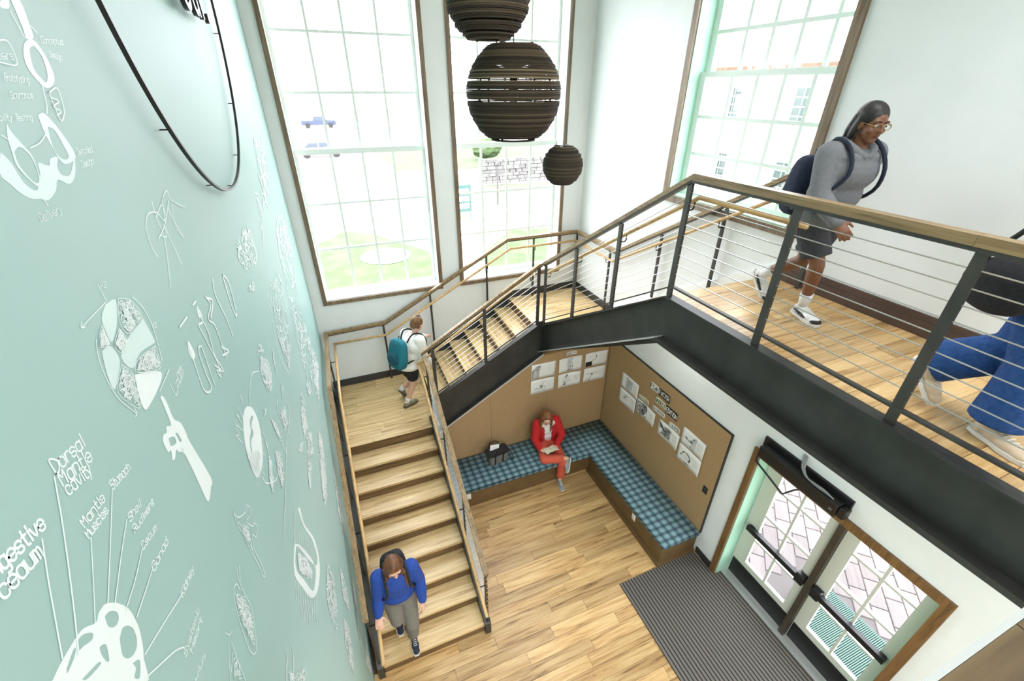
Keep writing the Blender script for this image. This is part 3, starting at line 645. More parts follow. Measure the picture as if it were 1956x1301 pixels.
# ------------------------------------------------------------------ mural print: coordinates are (along the wall, height) in metres
MT = [('Digestive', (-5.962, 5.16), (-5.841, 5.129), (-5.958, 5.188), 0.0062), ('ceaum', (-5.967, 5.127), (-5.877, 5.105), (-5.963, 5.157), 0.0062), ('Dorsal', (-5.759, 5.17), (-5.659, 5.149), (-5.755, 5.197), 0.005), ('Mantle', (-5.761, 5.143), (-5.663, 5.115), (-5.756, 5.171), 0.0051), ('cavity', (-5.764, 5.122), (-5.684, 5.098), (-5.76, 5.148), 0.0049), ('Stomach', (-5.661, 5.026), (-5.577, 5.004), (-5.658, 5.047), 0.004), ('Mantle', (-5.779, 5.049), (-5.696, 5.034), (-5.779, 5.071), 0.0043), ('Muscles', (-5.786, 5.027), (-5.706, 5.01), (-5.787, 5.047), 0.0039), ('Shell', (-5.672, 4.936), (-5.613, 4.922), (-5.665, 4.953), 0.0038), ('Rudiment', (-5.678, 4.907), (-5.569, 4.879), (-5.673, 4.923), 0.004), ('Cecum', (-5.687, 4.857), (-5.609, 4.835), (-5.68, 4.873), 0.004), ('Gonad', (-5.695, 4.79), (-5.601, 4.771), (-5.691, 4.81), 0.0046), ('Kidney', (-5.665, 4.634), (-5.569, 4.609), (-5.66, 4.654), 0.0045), ('Systemic', (-5.769, 4.548), (-5.639, 4.529), (-5.765, 4.566), 0.0039), ('Heart', (-5.747, 4.52), (-5.651, 4.501), (-5.744, 4.536), 0.004), ('ulum', (-5.789, 4.47), (-5.717, 4.441), (-5.782, 4.483), 0.0039), ('users', (-5.299, 5.808), (-5.223, 5.809), (-5.293, 5.822), 0.0017), ('Prototyping', (-5.295, 5.772), (-5.207, 5.769), (-5.286, 5.784), 0.0016), ('Scenarios', (-5.305, 5.742), (-5.22, 5.741), (-5.297, 5.754), 0.0016), ('Usability Testing', (-5.409, 5.709), (-5.265, 5.702), (-5.402, 5.72), 0.0015), ('Conceptual', (-5.066, 5.848), (-4.954, 5.852), (-5.058, 5.861), 0.0017), ('Design', (-5.054, 5.821), (-4.998, 5.818), (-5.047, 5.834), 0.0017), ('Detailed', (-5.14, 5.621), (-5.055, 5.619), (-5.132, 5.635), 0.002), ('Design', (-5.147, 5.594), (-5.074, 5.594), (-5.14, 5.608), 0.002), ('Delivery', (-5.418, 5.53), (-5.328, 5.528), (-5.412, 5.545), 0.0018), ('1/2', (-5.328, 5.357), (-5.303, 5.345), (-5.319, 5.368), 0.0017), ('L=am', (-5.22, 4.963), (-5.101, 4.969), (-5.22, 5.008), 0.0046), ('1/2', (-5.174, 5.169), (-5.142, 5.157), (-5.164, 5.18), 0.0023)]
ML = [(0.0033, [(-5.862, 5.124), (-5.9, 5.071), (-5.928, 5.029), (-5.97, 4.965)]), (0.0036, [(-5.767, 5.171), (-5.813, 5.103), (-5.876, 5.019), (-5.921, 4.963), (-5.948, 4.93)]), (0.0028, [(-5.783, 5.025), (-5.842, 4.966), (-5.889, 4.921)]), (0.0032, [(-5.667, 5.029), (-5.763, 4.962), (-5.843, 4.908)]), (0.0034, [(-5.678, 4.951), (-5.748, 4.924), (-5.829, 4.888)]), (0.0035, [(-5.692, 4.864), (-5.756, 4.851), (-5.816, 4.847)]), (0.0036, [(-5.697, 4.802), (-5.762, 4.802), (-5.811, 4.803)]), (0.0039, [(-5.667, 4.646), (-5.768, 4.694), (-5.852, 4.733)]), (0.0036, [(-5.758, 4.572), (-5.785, 4.61), (-5.847, 4.669), (-5.888, 4.707)]), (0.0027, [(-5.143, 5.751), (-5.096, 5.76), (-5.099, 5.733), (-5.116, 5.709), (-5.147, 5.695), (-5.148, 5.72), (-5.143, 5.751)]), (0.0023, [(-5.149, 5.897), (-5.139, 5.852)]), (0.0024, [(-5.16, 5.764), (-5.18, 5.728), (-5.197, 5.712)]), (0.0022, [(-5.328, 5.656), (-5.285, 5.661), (-5.244, 5.674)]), (0.0019, [(-5.4, 5.685), (-5.386, 5.676)]), (0.0022, [(-5.253, 5.839), (-5.216, 5.839), (-5.224, 5.801), (-5.289, 5.803)]), (0.0025, [(-5.146, 5.741), (-5.116, 5.733), (-5.153, 5.724), (-5.127, 5.713), (-5.155, 5.707)]), (0.0025, [(-5.087, 5.877), (-5.073, 5.866)]), (0.0022, [(-5.374, 5.569), (-5.37, 5.551)]), (0.0019, [(-5.278, 5.305), (-5.223, 5.277), (-5.203, 5.216), (-5.302, 5.218), (-5.325, 5.249), (-5.312, 5.277), (-5.278, 5.305)]), (0.0019, [(-5.204, 5.127), (-5.23, 5.072), (-5.31, 5.105), (-5.363, 5.141), (-5.318, 5.153), (-5.204, 5.127)]), (0.0017, [(-5.407, 5.186), (-5.38, 5.138), (-5.42, 5.068), (-5.462, 5.116), (-5.472, 5.158), (-5.407, 5.186)]), (0.0016, [(-5.402, 5.292), (-5.407, 5.267), (-5.411, 5.246), (-5.452, 5.26), (-5.431, 5.28), (-5.402, 5.292)]), (0.0018, [(-5.34, 5.252), (-5.333, 5.214), (-5.382, 5.206), (-5.391, 5.235), (-5.34, 5.252)]), (0.0034, [(-5.201, 5.277), (-5.171, 5.228), (-5.167, 5.171), (-5.184, 5.122), (-5.204, 5.078)]), (0.0024, [(-5.449, 5.278), (-5.475, 5.245), (-5.488, 5.193), (-5.483, 5.136), (-5.448, 5.068)]), (0.0027, [(-5.446, 5.085), (-5.448, 5.068), (-5.46, 5.069)]), (0.0022, [(-5.339, 5.322), (-5.476, 5.322)]), (0.0022, [(-5.466, 5.33), (-5.477, 5.322), (-5.462, 5.317)]), (0.0025, [(-5.333, 5.322), (-5.334, 5.364)]), (0.0036, [(-5.298, 5.033), (-5.188, 5.037)]), (0.0072, [(-4.973, 5.018), (-4.988, 4.962), (-4.998, 4.919), (-5.011, 4.842), (-4.97, 4.803), (-4.933, 4.807), (-4.934, 4.853), (-4.922, 4.932), (-4.902, 4.953), (-4.873, 4.939), (-4.881, 4.882), (-4.896, 4.786)]), (0.0075, [(-4.753, 5.048), (-4.759, 4.991), (-4.816, 5.002), (-4.808, 4.964), (-4.792, 4.885), (-4.778, 4.811), (-4.802, 4.763)]), (0.0081, [(-4.761, 5.001), (-4.746, 4.932), (-4.776, 4.847), (-4.754, 4.787), (-4.748, 4.752)]), (0.0087, [(-4.62, 5.034), (-4.596, 4.987), (-4.689, 4.967), (-4.641, 4.916), (-4.643, 4.84), (-4.65, 4.759)]), (0.0096, [(-4.44, 5.044), (-4.484, 4.996), (-4.472, 4.923), (-4.449, 4.852), (-4.449, 4.766)]), (0.0111, [(-4.261, 4.997), (-4.205, 4.935), (-4.256, 4.788), (-4.295, 4.833), (-4.275, 4.962), (-4.261, 4.997)]), (0.008, [(-4.818, 4.826), (-4.758, 4.76), (-4.818, 4.802), (-4.806, 4.761)]), (0.0095, [(-4.659, 4.82), (-4.589, 4.76), (-4.685, 4.795)]), (0.0089, [(-4.613, 5.026), (-4.551, 4.986), (-4.652, 4.958)]), (0.0067, [(-4.988, 5.08), (-4.896, 5.073)]), (0.0075, [(-4.795, 5.075), (-4.749, 5.071)]), (0.0033, [(-4.929, 5.39), (-4.869, 5.419), (-4.786, 5.406), (-4.742, 5.369), (-4.685, 5.425), (-4.604, 5.443), (-4.591, 5.406), (-4.467, 5.354)]), (0.0032, [(-4.788, 5.445), (-4.807, 5.392), (-4.808, 5.325), (-4.925, 5.197)]), (0.0035, [(-4.658, 5.399), (-4.654, 5.355), (-4.614, 5.274)]), (0.0032, [(-4.86, 5.34), (-4.757, 5.359), (-4.623, 5.412)]), (0.0035, [(-4.764, 5.354), (-4.742, 5.215)]), (0.0028, [(-4.923, 5.395), (-4.942, 5.344), (-4.928, 5.301)]), (0.0035, [(-4.596, 5.393), (-4.658, 5.334), (-4.621, 5.28)]), (0.0032, [(-4.837, 5.347), (-4.783, 5.325), (-4.766, 5.362)]), (0.0033, [(-4.8, 5.397), (-4.71, 5.416), (-4.709, 5.382)]), (0.0107, [(-3.302, 4.512), (-3.448, 4.295), (-3.529, 4.091), (-3.389, 3.885)]), (0.0113, [(-2.544, 5.057), (-2.34, 4.954), (-2.847, 4.719)]), (0.0066, [(-4.592, 4.458), (-4.458, 4.495), (-4.345, 4.489), (-4.215, 4.42)]), (0.0054, [(-4.681, 4.508), (-4.656, 4.568), (-4.657, 4.537)]), (0.0051, [(-4.739, 4.505), (-4.744, 4.57)]), (0.0049, [(-4.779, 4.499), (-4.801, 4.569), (-4.779, 4.537)]), (0.0048, [(-4.803, 4.48), (-4.854, 4.552), (-4.86, 4.504), (-4.899, 4.533), (-4.859, 4.458)]), (0.0068, [(-4.782, 4.174), (-4.769, 4.12), (-4.614, 3.984), (-4.53, 3.961)]), (0.009, [(-3.998, 4.072), (-4.094, 4.068), (-4.075, 3.877), (-4.11, 3.838), (-4.236, 3.834), (-4.672, 3.794)]), (0.0104, [(-3.804, 3.921), (-3.787, 3.813), (-4.029, 3.815)]), (0.0082, [(-4.307, 4.179), (-4.291, 4.055), (-4.267, 3.94), (-4.226, 3.82)]), (0.005, [(-4.458, 4.287), (-4.473, 4.262)]), (0.0049, [(-4.498, 4.275), (-4.504, 4.243)]), (0.0049, [(-4.537, 4.263), (-4.535, 4.224)]), (0.0047, [(-4.576, 4.252), (-4.59, 4.228)]), (0.0047, [(-4.613, 4.24), (-4.62, 4.21)]), (0.0047, [(-4.65, 4.229), (-4.648, 4.192)]), (0.0045, [(-4.685, 4.219), (-4.7, 4.196)]), (0.0045, [(-4.72, 4.208), (-4.727, 4.178)]), (0.0044, [(-4.755, 4.198), (-4.754, 4.161)]), (0.0039, [(-4.873, 4.275), (-4.899, 4.246)]), (0.004, [(-4.857, 4.259), (-4.895, 4.228)]), (0.004, [(-4.842, 4.243), (-4.871, 4.217)]), (0.0041, [(-4.825, 4.227), (-4.867, 4.199)]), (0.0042, [(-4.809, 4.21), (-4.843, 4.187)]), (0.0061, [(-4.608, 3.588), (-4.719, 3.569)]), (0.0063, [(-4.583, 3.541), (-4.695, 3.523)]), (0.0065, [(-4.556, 3.492), (-4.669, 3.475)]), (0.0066, [(-4.529, 3.441), (-4.642, 3.426)]), (0.0068, [(-4.501, 3.388), (-4.615, 3.374)]), (0.007, [(-4.472, 3.333), (-4.586, 3.321)]), (0.0072, [(-4.442, 3.276), (-4.556, 3.266)]), (0.0074, [(-4.41, 3.217), (-4.525, 3.208)]), (0.0077, [(-4.377, 3.155), (-4.493, 3.148)]), (0.0079, [(-4.343, 3.091), (-4.46, 3.086)]), (0.0082, [(-4.307, 3.024), (-4.425, 3.021)]), (0.0065, [(-4.912, 3.542), (-4.997, 3.519)]), (0.0065, [(-4.891, 3.495), (-5.004, 3.471)]), (0.0066, [(-4.869, 3.445), (-5.011, 3.421)]), (0.007, [(-4.846, 3.395), (-4.933, 3.374)]), (0.0071, [(-4.822, 3.342), (-4.941, 3.322)]), (0.0072, [(-4.797, 3.287), (-4.948, 3.268)]), (0.0076, [(-4.771, 3.229), (-4.863, 3.213)]), (0.0077, [(-4.744, 3.17), (-4.87, 3.155)]), (0.0079, [(-4.716, 3.108), (-4.877, 3.097)]), (0.0084, [(-4.687, 3.043), (-4.783, 3.03)]), (0.0078, [(-4.95, 3.425), (-5.007, 3.391)]), (0.0079, [(-4.917, 3.371), (-5.012, 3.336)]), (0.0083, [(-4.884, 3.315), (-4.959, 3.281)]), (0.0084, [(-4.848, 3.256), (-4.963, 3.222)]), (0.0089, [(-4.811, 3.194), (-4.906, 3.161)]), (0.0093, [(-4.772, 3.129), (-4.845, 3.095)]), (0.0095, [(-4.731, 3.061), (-4.848, 3.03)]), (0.006, [(-4.479, 3.605), (-4.754, 3.593)]), (0.0043, [(-5.212, 4.43), (-5.191, 4.377), (-5.116, 4.319), (-5.081, 4.32), (-5.064, 4.279), (-5.092, 4.269), (-5.142, 4.297), (-5.111, 4.227), (-5.081, 4.212), (-5.074, 4.169), (-5.122, 4.174), (-5.145, 4.215), (-5.184, 4.177), (-5.182, 4.105), (-5.193, 4.025), (-5.214, 4.045), (-5.209, 4.121), (-5.218, 4.212), (-5.214, 4.303), (-5.222, 4.364), (-5.212, 4.43)]), (0.0033, [(-5.365, 4.325), (-5.393, 4.284), (-5.4, 4.231), (-5.402, 4.147), (-5.425, 4.106), (-5.49, 4.048), (-5.526, 4.061), (-5.537, 4.119), (-5.51, 4.226), (-5.473, 4.298), (-5.442, 4.32), (-5.415, 4.303), (-5.414, 4.265)]), (0.0034, [(-5.344, 4.304), (-5.388, 4.276)]), (0.0028, [(-5.598, 4.337), (-5.586, 4.301), (-5.567, 4.289)]), (0.0027, [(-5.593, 4.306), (-5.64, 4.285), (-5.691, 4.245)]), (0.0029, [(-5.595, 4.28), (-5.614, 4.22), (-5.637, 4.12)]), (0.0027, [(-5.618, 4.261), (-5.667, 4.248)]), (0.0068, [(-4.828, 3.794), (-4.551, 3.805), (-4.218, 3.839)]), (0.0072, [(-5.319, 3.664), (-5.346, 3.645), (-5.395, 3.657), (-5.434, 3.64)]), (0.008, [(-5.255, 3.564), (-5.306, 3.542), (-5.385, 3.54)])]
MP = [(1, [[(-6.002, 4.963), (-5.979, 4.962), (-5.949, 4.956), (-5.928, 4.951), (-5.909, 4.942), (-5.885, 4.917), (-5.869, 4.92), (-5.848, 4.913), (-5.834, 4.895), (-5.823, 4.874), (-5.812, 4.834), (-5.819, 4.787), (-5.837, 4.753), (-5.86, 4.727), (-5.898, 4.7), (-6.008, 4.958)], [(-5.864, 4.9), (-5.849, 4.891), (-5.838, 4.869), (-5.846, 4.856), (-5.861, 4.859), (-5.872, 4.879)], [(-5.871, 4.832), (-5.852, 4.835), (-5.838, 4.819), (-5.834, 4.794), (-5.849, 4.769), (-5.87, 4.77), (-5.886, 4.787), (-5.888, 4.808)], [(-5.929, 4.944), (-5.916, 4.936), (-5.903, 4.915), (-5.913, 4.91), (-5.93, 4.924), (-5.944, 4.934)], [(-5.976, 4.943), (-5.947, 4.946), (-5.944, 4.94), (-5.959, 4.936), (-5.98, 4.937)], [(-5.971, 4.896), (-5.933, 4.871), (-5.932, 4.862), (-5.965, 4.883)], [(-5.912, 4.882), (-5.903, 4.875), (-5.9, 4.864), (-5.914, 4.842), (-5.92, 4.848), (-5.918, 4.87)], [(-5.884, 4.764), (-5.868, 4.743), (-5.893, 4.725), (-5.901, 4.744), (-5.886, 4.747)]]), (0, [[(-5.426, 5.659), (-5.412, 5.64), (-5.408, 5.614), (-5.401, 5.597), (-5.376, 5.583), (-5.336, 5.607), (-5.323, 5.628), (-5.288, 5.617), (-5.271, 5.629), (-5.235, 5.628), (-5.256, 5.613), (-5.256, 5.595), (-5.219, 5.589), (-5.161, 5.619), (-5.195, 5.586), (-5.239, 5.572), (-5.28, 5.588), (-5.308, 5.571), (-5.351, 5.56), (-5.38, 5.567), (-5.408, 5.573), (-5.431, 5.587), (-5.45, 5.609), (-5.461, 5.626)]]), (0, [[(-5.234, 5.71), (-5.205, 5.713), (-5.178, 5.687), (-5.154, 5.645), (-5.152, 5.622), (-5.172, 5.613), (-5.22, 5.612), (-5.235, 5.628), (-5.24, 5.653), (-5.241, 5.681)], [(-5.217, 5.687), (-5.194, 5.679), (-5.187, 5.648), (-5.185, 5.626), (-5.203, 5.619), (-5.228, 5.627), (-5.236, 5.649)]]), (0, [[(-5.36, 5.704), (-5.361, 5.689), (-5.344, 5.663), (-5.332, 5.643), (-5.336, 5.62), (-5.351, 5.589), (-5.373, 5.593), (-5.399, 5.629), (-5.393, 5.653), (-5.38, 5.682)], [(-5.384, 5.655), (-5.359, 5.661), (-5.338, 5.643), (-5.341, 5.614), (-5.354, 5.596), (-5.373, 5.599), (-5.391, 5.631)]]), (0, [[(-5.169, 5.827), (-5.144, 5.844), (-5.101, 5.851), (-5.081, 5.833), (-5.074, 5.81), (-5.079, 5.782), (-5.107, 5.765), (-5.142, 5.76), (-5.164, 5.771), (-5.181, 5.79), (-5.182, 5.808)], [(-5.139, 5.832), (-5.112, 5.84), (-5.097, 5.825), (-5.096, 5.812), (-5.106, 5.789), (-5.129, 5.771), (-5.145, 5.778), (-5.159, 5.797)]]), (0, [[(-5.121, 5.918), (-5.081, 5.923), (-5.084, 5.886), (-5.095, 5.856), (-5.13, 5.851), (-5.124, 5.873)]]), (0, [[(-5.165, 5.912), (-5.132, 5.917), (-5.146, 5.901), (-5.178, 5.9)]]), (0, [[(-5.344, 5.317), (-5.288, 5.307), (-5.33, 5.266), (-5.394, 5.242), (-5.396, 5.276), (-5.385, 5.302)]]), (0, [[(-5.196, 5.21), (-5.19, 5.143), (-5.202, 5.135), (-5.298, 5.158), (-5.365, 5.15), (-5.389, 5.2), (-5.306, 5.215)]]), (1, [[(-5.371, 5.135), (-5.242, 5.065), (-5.275, 5.042), (-5.384, 5.042), (-5.408, 5.057), (-5.397, 5.096)]]), (0, [[(-5.45, 5.249), (-5.408, 5.24), (-5.403, 5.194), (-5.478, 5.162), (-5.475, 5.204)]]), (1, [[(-5.307, 5.019), (-5.292, 5.012), (-5.288, 4.985), (-5.294, 4.931), (-5.267, 4.896), (-5.264, 4.851), (-5.268, 4.82), (-5.246, 4.643), (-5.276, 4.627), (-5.333, 4.621), (-5.334, 4.688), (-5.328, 4.819), (-5.354, 4.855), (-5.36, 4.87), (-5.388, 4.861), (-5.403, 4.871), (-5.386, 4.891), (-5.402, 4.898), (-5.404, 4.92), (-5.399, 4.94), (-5.38, 4.945), (-5.362, 4.936), (-5.351, 4.948), (-5.327, 4.932), (-5.318, 4.947)], [(-5.369, 4.92), (-5.34, 4.902), (-5.343, 4.881), (-5.375, 4.897), (-5.373, 4.911)], [(-5.323, 4.9), (-5.312, 4.892), (-5.31, 4.863), (-5.323, 4.868)]]), (1, [[(-4.973, 5.018), (-4.959, 5.002), (-4.956, 4.952), (-4.995, 4.958), (-4.999, 4.993)]]), (1, [[(-4.763, 5.053), (-4.74, 5.034), (-4.742, 5.001), (-4.78, 5.018)]]), (1, [[(-4.73, 4.499), (-4.647, 4.49), (-4.566, 4.434), (-4.536, 4.365), (-4.552, 4.29), (-4.615, 4.235), (-4.703, 4.197), (-4.832, 4.225), (-4.868, 4.287), (-4.86, 4.37), (-4.818, 4.445)], [(-4.615, 4.417), (-4.593, 4.392), (-4.666, 4.399), (-4.681, 4.361), (-4.749, 4.37), (-4.79, 4.339), (-4.799, 4.356), (-4.753, 4.389), (-4.698, 4.392), (-4.67, 4.419)]]), (1, [[(-4.409, 3.525), (-4.358, 3.469), (-4.389, 3.349), (-4.287, 3.094), (-4.308, 2.946), (-4.417, 2.9), (-4.612, 2.983), (-4.743, 3.114), (-4.806, 3.23), (-4.851, 3.398), (-4.883, 3.56), (-4.746, 3.582), (-4.678, 3.54), (-4.602, 3.41), (-4.493, 3.128), (-4.522, 3.038), (-4.665, 3.086), (-4.723, 3.16), (-4.775, 3.339), (-4.829, 3.527), (-4.719, 3.545), (-4.663, 3.492), (-4.564, 3.228), (-4.46, 3.023), (-4.364, 2.984), (-4.344, 3.149), (-4.421, 3.372)]])]
MS = [(0.0017, 60, [(-5.278, 5.305), (-5.223, 5.277), (-5.203, 5.216), (-5.302, 5.218), (-5.325, 5.249), (-5.312, 5.277)]), (0.002, 60, [(-5.204, 5.127), (-5.23, 5.072), (-5.31, 5.105), (-5.363, 5.141), (-5.318, 5.153)]), (0.0016, 60, [(-5.407, 5.186), (-5.38, 5.138), (-5.42, 5.068), (-5.462, 5.116), (-5.472, 5.158)]), (0.0015, 60, [(-5.402, 5.292), (-5.407, 5.267), (-5.411, 5.246), (-5.452, 5.26), (-5.431, 5.28)]), (0.0016, 60, [(-5.34, 5.252), (-5.333, 5.214), (-5.382, 5.206), (-5.391, 5.235)]), (0.0014, 10, [(-5.336, 4.866), (-5.283, 4.819), (-5.319, 4.824), (-5.341, 4.85)]), (0.0063, 26, [(-3.754, 5.017), (-3.258, 4.997), (-3.132, 4.811), (-3.397, 4.724), (-3.735, 4.818), (-3.871, 4.914)]), (0.0065, 8, [(-3.835, 4.78), (-3.58, 4.708), (-3.719, 4.682), (-3.85, 4.736)]), (0.009, 30, [(-3.256, 4.524), (-2.4, 4.375), (-2.594, 4.067), (-2.877, 3.889), (-3.394, 3.884), (-3.417, 4.112), (-3.35, 4.344)]), (0.0103, 6, [(-2.544, 5.057), (-2.34, 4.954), (-2.88, 4.736), (-2.558, 4.998)]), (0.0169, 16, [(-1.746, 3.685), (-1.501, 3.312), (-2.623, 3.301), (-2.607, 3.546)]), (0.0195, 24, [(-1.525, 3.106), (-1.111, 2.629), (-2.342, 2.742), (-2.163, 3.025)]), (0.0064, 60, [(-4.097, 4.444), (-3.992, 4.392), (-3.912, 4.296), (-3.941, 4.212), (-4.092, 4.191), (-4.187, 4.267), (-4.208, 4.356), (-4.177, 4.419)]), (0.0063, 8, [(-4.065, 4.508), (-3.902, 4.419), (-3.97, 4.399), (-4.116, 4.465)]), (0.008, 10, [(-3.674, 4.293), (-3.736, 4.212), (-3.836, 4.123), (-3.801, 4.23)]), (0.0055, 30, [(-4.579, 4.147), (-4.572, 4.072), (-4.747, 4.005), (-4.714, 4.087)]), (0.006, 36, [(-4.457, 4.046), (-4.355, 3.953), (-4.419, 3.851), (-4.579, 3.853), (-4.541, 3.972)]), (0.0073, 22, [(-4.045, 4.031), (-3.856, 3.913), (-3.944, 3.828), (-4.12, 3.903)]), (0.0062, 24, [(-4.317, 4.177), (-4.231, 4.069), (-4.227, 3.916), (-4.31, 4.051)]), (0.0116, 34, [(-3.142, 3.559), (-3.048, 3.39), (-3.312, 3.26), (-3.604, 3.375), (-3.474, 3.493)]), (0.0108, 30, [(-3.48, 3.355), (-3.172, 3.129), (-3.402, 3.043), (-3.579, 3.236)]), (0.0091, 10, [(-3.82, 3.536), (-3.653, 3.418), (-3.832, 3.453), (-3.942, 3.567)]), (0.0102, 16, [(-3.664, 3.328), (-3.897, 3.148), (-3.96, 3.216)]), (0.0146, 60, [(-2.789, 2.883), (-2.692, 2.62), (-3.207, 2.47), (-3.665, 2.684), (-3.339, 2.784)]), (0.019, 26, [(-1.648, 3.09), (-1.238, 2.691), (-2.041, 2.687), (-1.998, 2.964)]), (0.0143, 14, [(-2.6, 3.319), (-2.49, 3.112), (-2.702, 3.175), (-2.827, 3.343)]), (0.0092, 12, [(-3.391, 4.219), (-3.127, 4.032), (-3.331, 3.846), (-3.393, 3.948)]), (0.0054, 8, [(-4.536, 4.222), (-4.541, 4.17), (-4.577, 4.135), (-4.563, 4.189)]), (0.0057, 6, [(-4.416, 4.282), (-4.343, 4.264), (-4.35, 4.241), (-4.443, 4.261)]), (0.0083, 8, [(-3.742, 4.039), (-3.759, 3.983), (-3.853, 3.991), (-3.827, 4.04)]), (0.0062, 60, [(-4.719, 3.529), (-4.605, 3.321), (-4.573, 3.131), (-4.679, 3.182), (-4.809, 3.481)]), (0.0029, 40, [(-5.448, 4.309), (-5.406, 4.208), (-5.43, 4.115), (-5.512, 4.055), (-5.509, 4.169), (-5.494, 4.251)]), (0.0033, 20, [(-5.216, 4.387), (-5.148, 4.284), (-5.205, 4.194), (-5.214, 4.282)]), (0.0042, 40, [(-4.859, 4.417), (-4.66, 4.238), (-4.764, 4.206), (-4.853, 4.249), (-4.883, 4.345)]), (0.0054, 14, [(-4.603, 4.112), (-4.639, 4.021), (-4.754, 4.026), (-4.694, 4.089)]), (0.0061, 8, [(-4.505, 3.926), (-4.51, 3.862), (-4.599, 3.871)]), (0.0103, 18, [(-3.633, 3.312), (-3.423, 3.123), (-3.898, 3.154), (-3.928, 3.224)]), (0.0127, 34, [(-3.309, 2.804), (-2.916, 2.521), (-3.341, 2.466), (-3.651, 2.628)]), (0.0098, 46, [(-4.172, 2.673), (-4.079, 2.352), (-4.255, 2.29), (-4.536, 2.299), (-4.594, 2.594), (-4.489, 2.722)]), (0.0128, 36, [(-3.763, 2.04), (-3.753, 1.695), (-3.992, 1.568), (-4.043, 1.966)]), (0.0112, 46, [(-4.229, 1.99), (-4.17, 1.686), (-4.501, 1.628), (-4.562, 1.851), (-4.45, 2.029)]), (0.0166, 30, [(-3.322, 1.28), (-3.437, 1.068), (-3.981, 1.04), (-3.981, 0.833), (-3.849, 1.121)]), (0.017, 34, [(-3.64, 0.623), (-3.741, 0.334), (-3.929, 0.227), (-4.005, 0.741)]), (0.0183, 30, [(-2.436, 2.068), (-2.676, 1.619), (-3.015, 1.419), (-3.127, 1.855)]), (0.0041, 24, [(-5.38, 3.625), (-5.345, 3.506), (-5.22, 3.308), (-5.298, 3.324), (-5.425, 3.618)]), (0.0025, 14, [(-5.618, 4.261), (-5.62, 4.2), (-5.65, 4.151), (-5.674, 4.228)]), (0.0123, 24, [(-1.806, 5.399), (-0.818, 5.371), (-1.492, 4.8), (-2.424, 4.814)]), (0.0136, 28, [(-1.927, 4.695), (-0.422, 4.462), (-1.379, 3.723), (-2.301, 4.101)]), (0.013, 20, [(-2.401, 4.142), (-1.48, 3.765), (-1.707, 3.204), (-2.617, 3.532)]), (0.0226, 12, [(1.099, 6.234), (1.797, 6.152), (0.52, 5.582), (-0.127, 5.704)]), (0.0176, 20, [(-1.656, 3.583), (-1.438, 3.202), (-2.035, 2.685), (-2.38, 3.067)])]
FONT = {'a': '46 42|45 36 16 05 03 12 32 43', 'b': '08 02|05 16 36 45 43 32 12 03', 'c': '45 36 16 05 03 12 32 43', 'd': '48 42|45 36 16 05 03 12 32 43', 'e': '04 44 45 36 16 05 03 12 32 43',
 'f': '38 28 17 12|06 36', 'g': '46 41 30 10|45 36 16 05 03 12 32 43', 'h': '08 02|05 16 36 45 42', 'i': '16 12|18 17', 'j': '26 21 10|28 27', 'k': '08 02|36 04 42', 'l': '18 12', 'm': '06 02|05 16 25 22|25 36 45 42',
 'n': '06 02|05 16 36 45 42', 'o': '16 36 45 43 32 12 03 05 16', 'p': '06 00|05 16 36 45 43 32 12 03', 'q': '46 40|45 36 16 05 03 12 32 43', 'r': '06 02|04 16 36', 's': '45 36 16 05 14 34 43 32 12 03', 't': '18 13 22 32|06 36',
 'u': '06 03 12 32 43|46 42', 'v': '06 22 46', 'w': '06 12 25 32 46', 'x': '06 42|46 02', 'y': '06 23|46 10', 'z': '06 46 02 42', ' ': '', '/': '02 48', '=': '05 45|03 43', '.': '12 13', '-': '04 44', '1': '17 28 22', '2': '07 18 38 46 02 42',
 'A': '02 28 42|14 34', 'B': '02 08 38 47 46 35 05|35 44 43 32 02', 'C': '47 38 18 07 03 12 32 43', 'D': '02 08 28 46 44 22 02', 'E': '48 08 02 42|05 35', 'F': '48 08 02|05 35', 'G': '47 38 18 07 03 12 32 43 45 25', 'H': '02 08|42 48|05 45',
 'I': '18 12', 'K': '02 08|48 04|15 42', 'L': '08 02 42', 'M': '02 08 25 48 42', 'N': '02 08 42 48', 'O': '18 38 47 43 32 12 03 07 18', 'P': '02 08 38 47 46 35 05', 'R': '02 08 38 47 46 35 05|25 42', 'S': '47 38 18 07 06 15 35 44 43 32 12 03', 'T': '08 48|28 22',
 'U': '08 03 12 32 43 48', 'V': '08 22 48', 'Y': '08 25 48|25 22', 'X': '08 42|48 02'}
NARROW = {'i': 2.2, 'l': 2.2, 'I': 2.2, '1': 3, '.': 2, 'j': 3, 't': 3.8, 'f': 3.8, 'r': 3.8, 'm': 5.4, 'M': 5.6, 'w': 5.4}
def text_paths(s, jitter=0.0, seed=0):
    """pen strokes of a string, unit capital height, x from 0; returns strokes and total width"""
    rnd = random.Random(seed); x = 0.0; out = []
    for ch in s:
        g = FONT.get(ch, ''); dy = rnd.uniform(-jitter, jitter)
        for st in g.split('|'):
            pts = [(x+int(p[0])/6.0+rnd.uniform(-jitter, jitter), (int(p[1])-2)/6.0+dy) for p in st.split()]
            if len(pts) > 1: out.append(pts)
        x += (NARROW.get(ch, 5.2))/6.0
    return out, x-0.2
LAYER = [0]
